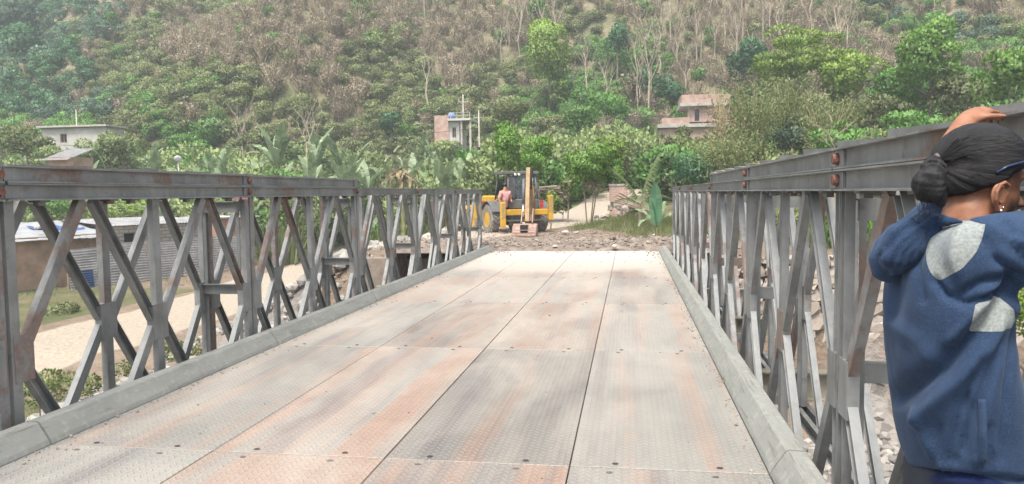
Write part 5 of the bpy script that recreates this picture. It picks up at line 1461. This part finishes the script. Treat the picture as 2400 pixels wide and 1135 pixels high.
# hood lying on the back
bm = bmesh.new()
HD = [((2192, 500), 1.93, .028), ((2158, 520), 1.93, .034), ((2124, 552), 1.90, .040), ((2096, 584), 1.87, .045), ((2084, 612), 1.86, .049), ((2086, 636), 1.86, .042), ((2100, 656), 1.86, .022)]
tube(bm, [Lp(p[0], p[1], Y) for p, Y, r_ in HD], [(r_*.92, r_) for p, Y, r_ in HD], 16)
tube(bm, [Lp(2150, 525, 1.80), Lp(2122, 560, 1.79), Lp(2102, 600, 1.80), Lp(2100, 636, 1.82)], [.03, .045, .048, .024], 14)
tube(bm, [Lp(2150, 520, 2.02), Lp(2115, 560, 2.02), Lp(2098, 600, 1.98)], [.03, .05, .04], 14)
ball(bm, Lp(2140, 580, 1.83), (.055, .05, .062), 24, 16); ball(bm, Lp(2165, 552, 1.83), (.045, .05, .042), 24, 16)
tube(bm, [Lp(2150, 520, 1.86), Lp(2180, 512, 1.80), Lp(2222, 518, 1.765), Lp(2262, 522, 1.76)], [.02, .019, .014, .007], 12)
for (y0, Y0_, r_) in ((480, 1.95, .022), (493, 1.90, .024), (508, 1.86, .024)):      # collar rolls round the neck
    tube(bm, [Lp(2250, y0-10, Y0_+.10), Lp(2210, y0-8, Y0_+.06), Lp(2172, y0+8, Y0_), Lp(2150, y0+30, Y0_-.04), Lp(2140, y0+50, Y0_-.06)], [r_*.8, r_, r_, r_, r_*.7], 10)
hd = baked(bm, [('REMESH', dict(mode='VOXEL', voxel_size=.007)), ('SMOOTH', dict(factor=.7, iterations=14))], [])
HF = [([(2190, 530), (2150, 575), (2120, 660)], 8, -.007), ([(2200, 545), (2170, 600), (2160, 650)], 7, .004), ([(2175, 525), (2130, 560), (2095, 620)], 6, .004), ([(2200, 492), (2120, 540), (2060, 600)], 7, -.006), ([(2190, 515), (2120, 570), (2080, 640)], 7, -.008), ([(2170, 540), (2125, 590), (2105, 640)], 6, -.006), ([(2210, 478), (2160, 492), (2100, 525)], 5, -.005), ([(2150, 500), (2095, 545)], 5, .004), ([(2070, 590), (2085, 640)], 7, .004)]
for v in hd.vertices:
    px, py = proj(v.co+base); d = 1.1*sum(dp*math.exp(-(dseg(px, py, L)/hw)**2) for L, hw, dp in HF); d += .003*noise.noise(v.co*22)
    v.co = v.co+v.normal*d
for nm, val in (('patch', -30.), ('band', -10.)):
    a_ = hd.attributes.new(nm, 'FLOAT', 'POINT'); a_.data.foreach_set('value', [val]*len(hd.vertices))
hd.materials.append(M['jacket']); link('hood', hd, man)

# body: head, neck, trunk, arms, hands and legs in one surface
EAR = at(2338, 462, 1.80); HM = Matrix.Translation(loc(EAR)) @ Matrix.Rotation(R(14), 4, 'Z') @ Matrix.Rotation(R(8), 4, 'Y')
HS = 1.0
def hp(x, y, z_): return HM @ Vector((x, y+.078, z_))
def hball(bm, c, r_, seg=20, rg=14):
    g = bmesh.ops.create_uvsphere(bm, u_segments=seg, v_segments=rg, radius=1)
    for v in g['verts']: v.co = hp(c[0]+v.co.x*r_[0], c[1]+v.co.y*r_[1], c[2]+v.co.z*r_[2])
bm = bmesh.new()
hball(bm, (.004, 0, .050), (.088, .076, .090)); hball(bm, (.030, 0, .008), (.068, .064, .082)); hball(bm, (.048, 0, -.048), (.048, .048, .040)); hball(bm, (.012, 0, -.02), (.07, .066, .05))
tube(bm, [hp(.078, 0, .045), hp(.104, 0, .012), hp(.120, 0, -.002), hp(.098, 0, -.012)], [.008, .010, .015, .009], 10)
for s in (-1, 1):
    hball(bm, (.112, s*.011, -.004), (.009, .009, .008), 10, 8)
    tube(bm, [hp(.085, s*.012, .055), hp(.086, s*.034, .060), hp(.070, s*.056, .050)], [.007, .0085, .006], 8)
hball(bm, (.094, 0, -.034), (.008, .022, .006), 12, 8); hball(bm, (.092, 0, -.045), (.009, .019, .006), 12, 8); hball(bm, (.086, 0, -.070), (.018, .02, .016), 12, 8)
tube(bm, [Lp(2275, 590, 1.86), Lp(2272, 540, 1.86), Lp(2278, 500, 1.86), Lp(2300, 450, 1.87)], [(.075, .085), (.062, .072), (.056, .06), (.055, .056)], 18)
sc_ = .8
loft(bm, [(c, a*.62, b*.62, 0) for c, a, b, _ in [ringpx(*t_) for t_ in TOR[1:-2]]], 24)
tube(bm, [Lp(2270, 610, 1.76), Lp(2350, 592, 1.72), Lp(2490, 556, 1.82)], [.055, .048, .04], 12); tube(bm, [Lp(2490, 556, 1.82), loc((1.0, 1.93, 1.60)), loc((1.05, 2.0, 1.715)), loc((1.08, 2.06, 1.735))], [.04, .036, .027, .022], 12)
tube(bm, [Lp(2255, 580, 2.0), Lp(2264, 470, 2.16), Lp(2240, 408, 2.22)], [.045, .038, .034], 12)
def at_z(px, py, z_): 
    d = ray(px, py); t_ = (z_-EYE)/d.z; return loc(CAM+d*t_)
# left forearm and hand gripping the top flange
WR = Lp(2264, 286, 2.30); K0 = Lp(2298, 264, 2.34)
tube(bm, [Lp(2222, 405, 2.21), Lp(2236, 340, 2.25), WR], [.044, .038, .028], 14)
tube(bm, [WR, WR.lerp(K0, .5)+Vector((0, 0, .002)), K0], [(.029, .025), (.040, .022), (.040, .019)], 14)
hand_dir = (K0-WR).normalized(); side_ = hand_dir.cross(Vector((0, 0, 1))).normalized()
def finger(bm, p, d, L, r_, curl, dn=Vector((0, 0, -1))):
    pts = [p-d*.02]; q = p.copy(); dd = d.copy(); pts.append(q.copy())
    for f, c in zip((.44, .32, .24), curl):
        dd = (dd+dn*c).normalized(); q = q+dd*L*f; pts.append(q.copy())
    tube(bm, pts, [r_*1.1, r_, r_*.95, r_*.85, r_*.62], 9)
for i, (off, L) in enumerate(((-.030, .070), (-.010, .078), (.011, .072), (.030, .058))):
    finger(bm, K0+side_*off, (hand_dir*.8+Vector((.35, .1, -.15))).normalized(), L, .0082, (.25, .7, .8))
finger(bm, WR+hand_dir*.02+side_*.030, (side_*.7+hand_dir*.7).normalized(), .062, .0095, (.1, .2, .2))
# right hand lying on the flange, outside the picture
WR2 = loc((1.06, 2.02, 1.722)); K2 = loc((1.12, 2.09, 1.735)); d2 = (K2-WR2).normalized(); s2 = d2.cross(Vector((0, 0, 1))).normalized()
tube(bm, [WR2, K2], [(.027, .019), (.036, .014)], 12)
for off, L in ((-.030, .066), (-.010, .076), (.011, .070), (.030, .055)): finger(bm, K2+s2*off, d2, L, .0082, (.12, .3, .3))
finger(bm, WR2+d2*.02-s2*.03, (d2-s2*.8).normalized(), .06, .0095, (.1, .1, .1))
hip = loc(at(2268, 1120, YC)); 
for s in (-1, 1):
    tube(bm, [hip+Vector((0, s*.085, -.02)), Vector((.12, s*.10, .46)), Vector((-.0, s*.11, .09)), Vector((.0, s*.11, .05))], [.085, .058, .042, .045], 14)
    tube(bm, [Vector((-.03, s*.11, .045)), Vector((.16, s*.12, .03))], [.038, .03], 10)
body = baked(bm, [('REMESH', dict(mode='VOXEL', voxel_size=.0052)), ('SMOOTH', dict(factor=.5, iterations=3))], [])
def skin_mat():
    t = NT('skin_brown'); c = t.coord('Object', False); n = t.noise(c, 30, 5, .6); g_ = t.attr('beard').outputs['Fac']
    col = t.mix(t.ramp(n, .35, .65), (.22, .092, .05), (.31, .145, .085)); col = t.mix(t.math('MULTIPLY', g_, t.ramp(t.noise(c, 420, 2), .35, .6, .35, 1)), col, (.03, .022, .02))
    t.bump(t.noise(c, 240, 3), .12, .002); m = t.fin(col, .48, 0, .4); t.b.inputs['Subsurface Weight'].default_value = .12; t.b.inputs['Subsurface Radius'].default_value = (.01, .004, .002); t.b.inputs['Subsurface Scale'].default_value = .6; return m
M['skinman'] = skin_mat(); body.materials.append(M['skinman'])
ib = HM.inverted(); bd = []
for v in body.vertices:
    h_ = ib @ v.co; x, y, z_ = h_.x, h_.y-.078, h_.z
    b1 = sstep(.012, .03, x-.02-max(0, z_)*.8)*sstep(-.1, -.07, z_)*(1-sstep(-.01, .012, z_-.0)) if v.co.z > 1.2 and abs(y) < .09 else 0      # beard and moustache
    side = sstep(.02, .04, z_+ -.012+abs(min(0, x))*.3)*(1-sstep(.05, .075, x))*.85 if v.co.z > 1.2 and abs(y) < .1 and z_ > .0 and x > -.03 else 0   # shaved temple
    b2 = sstep(.0, .02, x+.0)*(1-sstep(.02, .034, x))*sstep(-.05, -.03, z_)*.8 if v.co.z > 1.2 and abs(y) < .1 and z_ < .05 and x < .05 else 0
    bd.append(max(b1, side, b2))
a_ = body.attributes.new('beard', 'FLOAT', 'POINT'); a_.data.foreach_set('value', bd)
link('body', body, man)
# ear, turned to the camera
bm = bmesh.new()
def ep(x, z_, o=0.): return hp(x, -.082-o, z_)
hel = [ep(.010, -.004, .004), ep(.014, .012, .007), ep(.010, .026, .012), ep(-.004, .031, .017), ep(-.017, .024, .020), ep(-.022, .008, .020), ep(-.019, -.008, .018), ep(-.012, -.020, .013), ep(-.004, -.030, .009)]
tube(bm, hel, [.0030, .0034, .0038, .0042, .0044, .0042, .0040, .0042, .0050], 10)
tube(bm, [ep(-.003, .022, .008), ep(-.011, .014, .012), ep(-.013, .002, .012), ep(-.008, -.010, .010), ep(.002, -.014, .008)], [.0028, .003, .003, .003, .0028], 8)
ball(bm, ep(-.001, -.026, .006), (.008, .005, .009), 12, 8); ball(bm, ep(.010, -.008, .003), (.005, .005, .007), 10, 8)
prof = [ep(-.018, .008, .012), ep(.0, .028, .006), ep(.010, .0, .0), ep(-.002, -.026, .002), ep(-.015, -.012, .010)]
ball(bm, ep(-.004, .002, .004), (.016, .006, .027), 16, 12)
ear = baked(bm, [('REMESH', dict(mode='VOXEL', voxel_size=.0012)), ('SMOOTH', dict(factor=.5, iterations=2))], M['skinman']); link('ear', ear, man)
bm = bmesh.new(); ball(bm, ep(-.000, -.030, .0135), .0034, 12, 8); M['silver'] = simple('silver_stud', (.85, .85, .82), .15, 1, .05, 3, 0); link('ear_stud', mesh(bm, M['silver'], 'stud', True), man)
bm = bmesh.new(); ball(bm, ep(.006, -.022, .010), .0022, 10, 6); link('ear_stud', mesh(bm, M['silver'], 'stud', True), man)
# hair
def hair_mat():
    t = NT('black_hair_strands'); s = t.attr('strand'); v = s.outputs['Vector']
    n = t.noise(t.scale(v, (38, 2.2, 1)), 1, 4, .6); n2 = t.noise(t.scale(v, (140, 5, 1)), 1, 3, .6); n3 = t.noise(t.scale(v, (12, 1.2, 1)), 1, 3)
    col = t.mix(t.ramp(n, .4, .7), (.003, .003, .004), (.013, .012, .0145))
    t.bump(t.math('ADD', t.math('MULTIPLY', n, 1.), t.math('ADD', t.math('MULTIPLY', n2, .6), t.math('MULTIPLY', n3, .5))), .7, .004)
    m = t.fin(col, t.ramp(n2, .3, .7, .42, .62), 0, .4); return m
M['hairman'] = hair_mat()
TIE = hp(-.101, -.01, .060)
def strandify(me, T, ax, k=1.):
    a_ = me.attributes.new('strand', 'FLOAT_VECTOR', 'POINT'); out = []
    ax = ax.normalized(); s_ = ax.cross(Vector((0, 0, 1))).normalized(); u_ = s_.cross(ax)
    for v in me.vertices:
        d = v.co-T; ph = math.atan2(d.dot(s_), d.dot(u_)); out += [ph*k, d.length*10, 0]
    a_.data.foreach_set('vector', out)
bm = bmesh.new(); g = bmesh.ops.create_uvsphere(bm, u_segments=150, v_segments=100, radius=1)
axh = (hp(.1, 0, .06)-TIE).normalized(); sh_ = axh.cross(Vector((0, 0, 1))).normalized(); uh_ = sh_.cross(axh)
for v in g['verts']:
    d = v.co.copy(); p0 = Vector((.004+d.x*.110, d.y*.090, .062+d.z*.106))
    bnd_ = p0.z-(-.042+(p0.x+.11)*.56+(.012 if p0.x > .02 else 0)+noise.noise(p0*30)*.006)
    front = .088+max(0, p0.z-.1)*.2-p0.x
    k_ = sstep(-.008, .016, bnd_)*sstep(-.01, .012, front)
    p1 = Vector((-.004+d.x*.085, d.y*.062, .055+d.z*.08)); p_ = p1.lerp(p0, k_)
    q = hp(*p_); dd = q-TIE; ph = math.atan2(dd.dot(sh_), dd.dot(uh_)); r_ = (hp(*p_)-hp(-.01, 0, .05)).normalized()
    gr = .0016*noise.noise(Vector((ph*7, dd.length*5, 0)))+.0010*noise.noise(Vector((ph*26, dd.length*6, 3)))
    pull = sstep(.0, .07, dd.length); v.co = q+r_*gr*k_*1.4+(TIE-q)*(1-pull)*.25
hair = mesh(bm, M['hairman'], 'hair', True); strandify(hair, TIE, axh); link('hair', hair, man)
# the looped ponytail
bm = bmesh.new()
tube(bm, [TIE+Vector((.012, 0, 0)), TIE+Vector((-.012, -.004, .002)), Lp(2188, 402, 1.75)], [.014, .019, .028], 14)
for px_, py_, y_, r_ in ((2184, 418, 1.745, (.027, .026, .028)), (2170, 432, 1.75, (.029, .028, .032)), (2188, 440, 1.745, (.024, .026, .034)), (2176, 454, 1.755, (.024, .024, .020)), (2206, 460, 1.75, (.011, .014, .026)), (2160, 452, 1.76, (.014, .018, .018))): ball(bm, Lp(px_, py_, y_), r_, 24, 16)
pt = baked(bm, [('REMESH', dict(mode='VOXEL', voxel_size=.0035)), ('SMOOTH', dict(factor=.5, iterations=4))], M['hairman'])
for v in pt.vertices:
    dd = v.co-TIE; ph = math.atan2(dd.y, -dd.z); v.co += v.normal*(.002*noise.noise(Vector((ph*14, dd.length*9, 0)))+.0013*noise.noise(Vector((ph*40, dd.length*14, 0))))
strandify(pt, TIE, Vector((-.6, -.2, -1))); link('ponytail', pt, man)
bm = bmesh.new(); tube(bm, [TIE+Vector((.018*math.cos(a)*.2-.004, .019*math.cos(a), .021*math.sin(a))) for a in [i*math.pi/8 for i in range(17)]], .0055, 8, False)
M['tieband'] = simple('hair_band', (.10, .07, .075), .8, 0, .3, 60); link('hair_band', mesh(bm, M['tieband'], 'band'), man)
# stray hairs
bm = bmesh.new(); random.seed(2)
for i in range(110):
    u_ = random.uniform(0, 1); a = random.uniform(-1.2, 1.2); q0 = hp(-.115+.15*u_, -.06*math.cos(a)-.01, .06+.09*math.sin(abs(a)+.2)*(1-(u_-.5)**2)); out_ = (q0-hp(0, 0, .05)).normalized()
    q0 = hp(0, 0, .05)+out_*.112; d_ = (TIE-q0).normalized(); tube(bm, [q0, q0+d_*.02+out_*.006, q0+d_*.05+out_*random.uniform(.004, .012)], .0006, 3, False)
for i in range(14):
    q0 = Lp(2170+random.uniform(-20, 25), 470, 1.74); tube(bm, [q0, q0+Vector((random.uniform(-.01, .01), 0, -.02)), q0+Vector((random.uniform(-.03, .03), random.uniform(-.01, .01), -.04))], .0006, 3, False)
link('stray_hair', mesh(bm, M['hair'], 'stray'), man, kind='stuff')
# sunglasses pushed up on the head
M['shade'] = simple('dark_lens', (.015, .02, .05), .08, 0, .1, 2, 0, .8); M['frame'] = simple('dark_blue_frame', (.02, .035, .09), .25, 0, .1, 2, 0)
gl = link('sunglasses', mesh((lambda b: (tube(b, [hp(.105, -.066, .098), hp(.115, -.03, .104), hp(.118, 0, .106), hp(.115, .03, .104), hp(.105, .066, .098)], .004, 8), b)[1])(bmesh.new()), M['frame'], 'frame'), None, base, label='dark blue sunglasses pushed up on the head of the leaning man', cat='sunglasses')
for s in (-1, 1):
    bm = bmesh.new(); g = bmesh.ops.create_uvsphere(bm, u_segments=20, v_segments=10, radius=1)
    for v in g['verts']: q = v.co; v.co = hp(.104+q.x*.006+abs(q.y)*-.004, s*.036+q.y*.031, .120+q.z*.022+ .0)
    link('lens', mesh(bm, M['shade'], 'lens', True), gl)
    bm = bmesh.new(); tube(bm, [hp(.104, s*.069, .104), hp(.06, s*.088, .090), hp(.0, s*.0925, .066), hp(-.02, s*.089, .050)], .0028, 8); link('temple', mesh(bm, M['frame'], 'temple'), gl)
# trousers and shoes
bm = bmesh.new()
loft(bm, [(hip+Vector((0, 0, .05)), .12, .165, 0), (hip+Vector((0, 0, -.05)), .125, .17, 0), (hip+Vector((-.01, 0, -.14)), .115, .165, 0)], 28)
for s in (-1, 1):
    tube(bm, [hip+Vector((0, s*.085, -.06)), hip+Vector((-.03, s*.09, -.2)), Vector((.12, s*.10, .46)), Vector((.03, s*.11, .2)), Vector((.0, s*.11, .07))], [.098, .094, .075, .064, .062], 18)
tz = baked(bm, [('REMESH', dict(mode='VOXEL', voxel_size=.010)), ('SMOOTH', dict(factor=.6, iterations=4))], M['trouser'])
for v in tz.vertices: v.co += v.normal*(.006*noise.noise(v.co*11)+.004*noise.noise(Vector((v.co.x*8, v.co.y*8, v.co.z*40))))
link('trousers', tz, man)
for s in (-1, 1):
    bm = bmesh.new(); tube(bm, [(-.055, s*.11, .045), (0, s*.11, .055), (.09, s*.115, .045), (.17, s*.12, .036), (.20, s*.12, .03)], [(.04, .043), (.045, .055), (.046, .042), (.045, .033), (.025, .018)], 14)
    sh = link('shoe', mesh(bm, M['black'], 'shoe'), man); bm = bmesh.new(); prism(bm, [(-.08, s*.11-.04), (.08, s*.115-.05), (.2, s*.12-.035), (.215, s*.12), (.2, s*.12+.035), (.08, s*.115+.05), (-.08, s*.11+.04)], .001, .02); link('sole', mesh(bm, M['white'], 'sole'), sh)
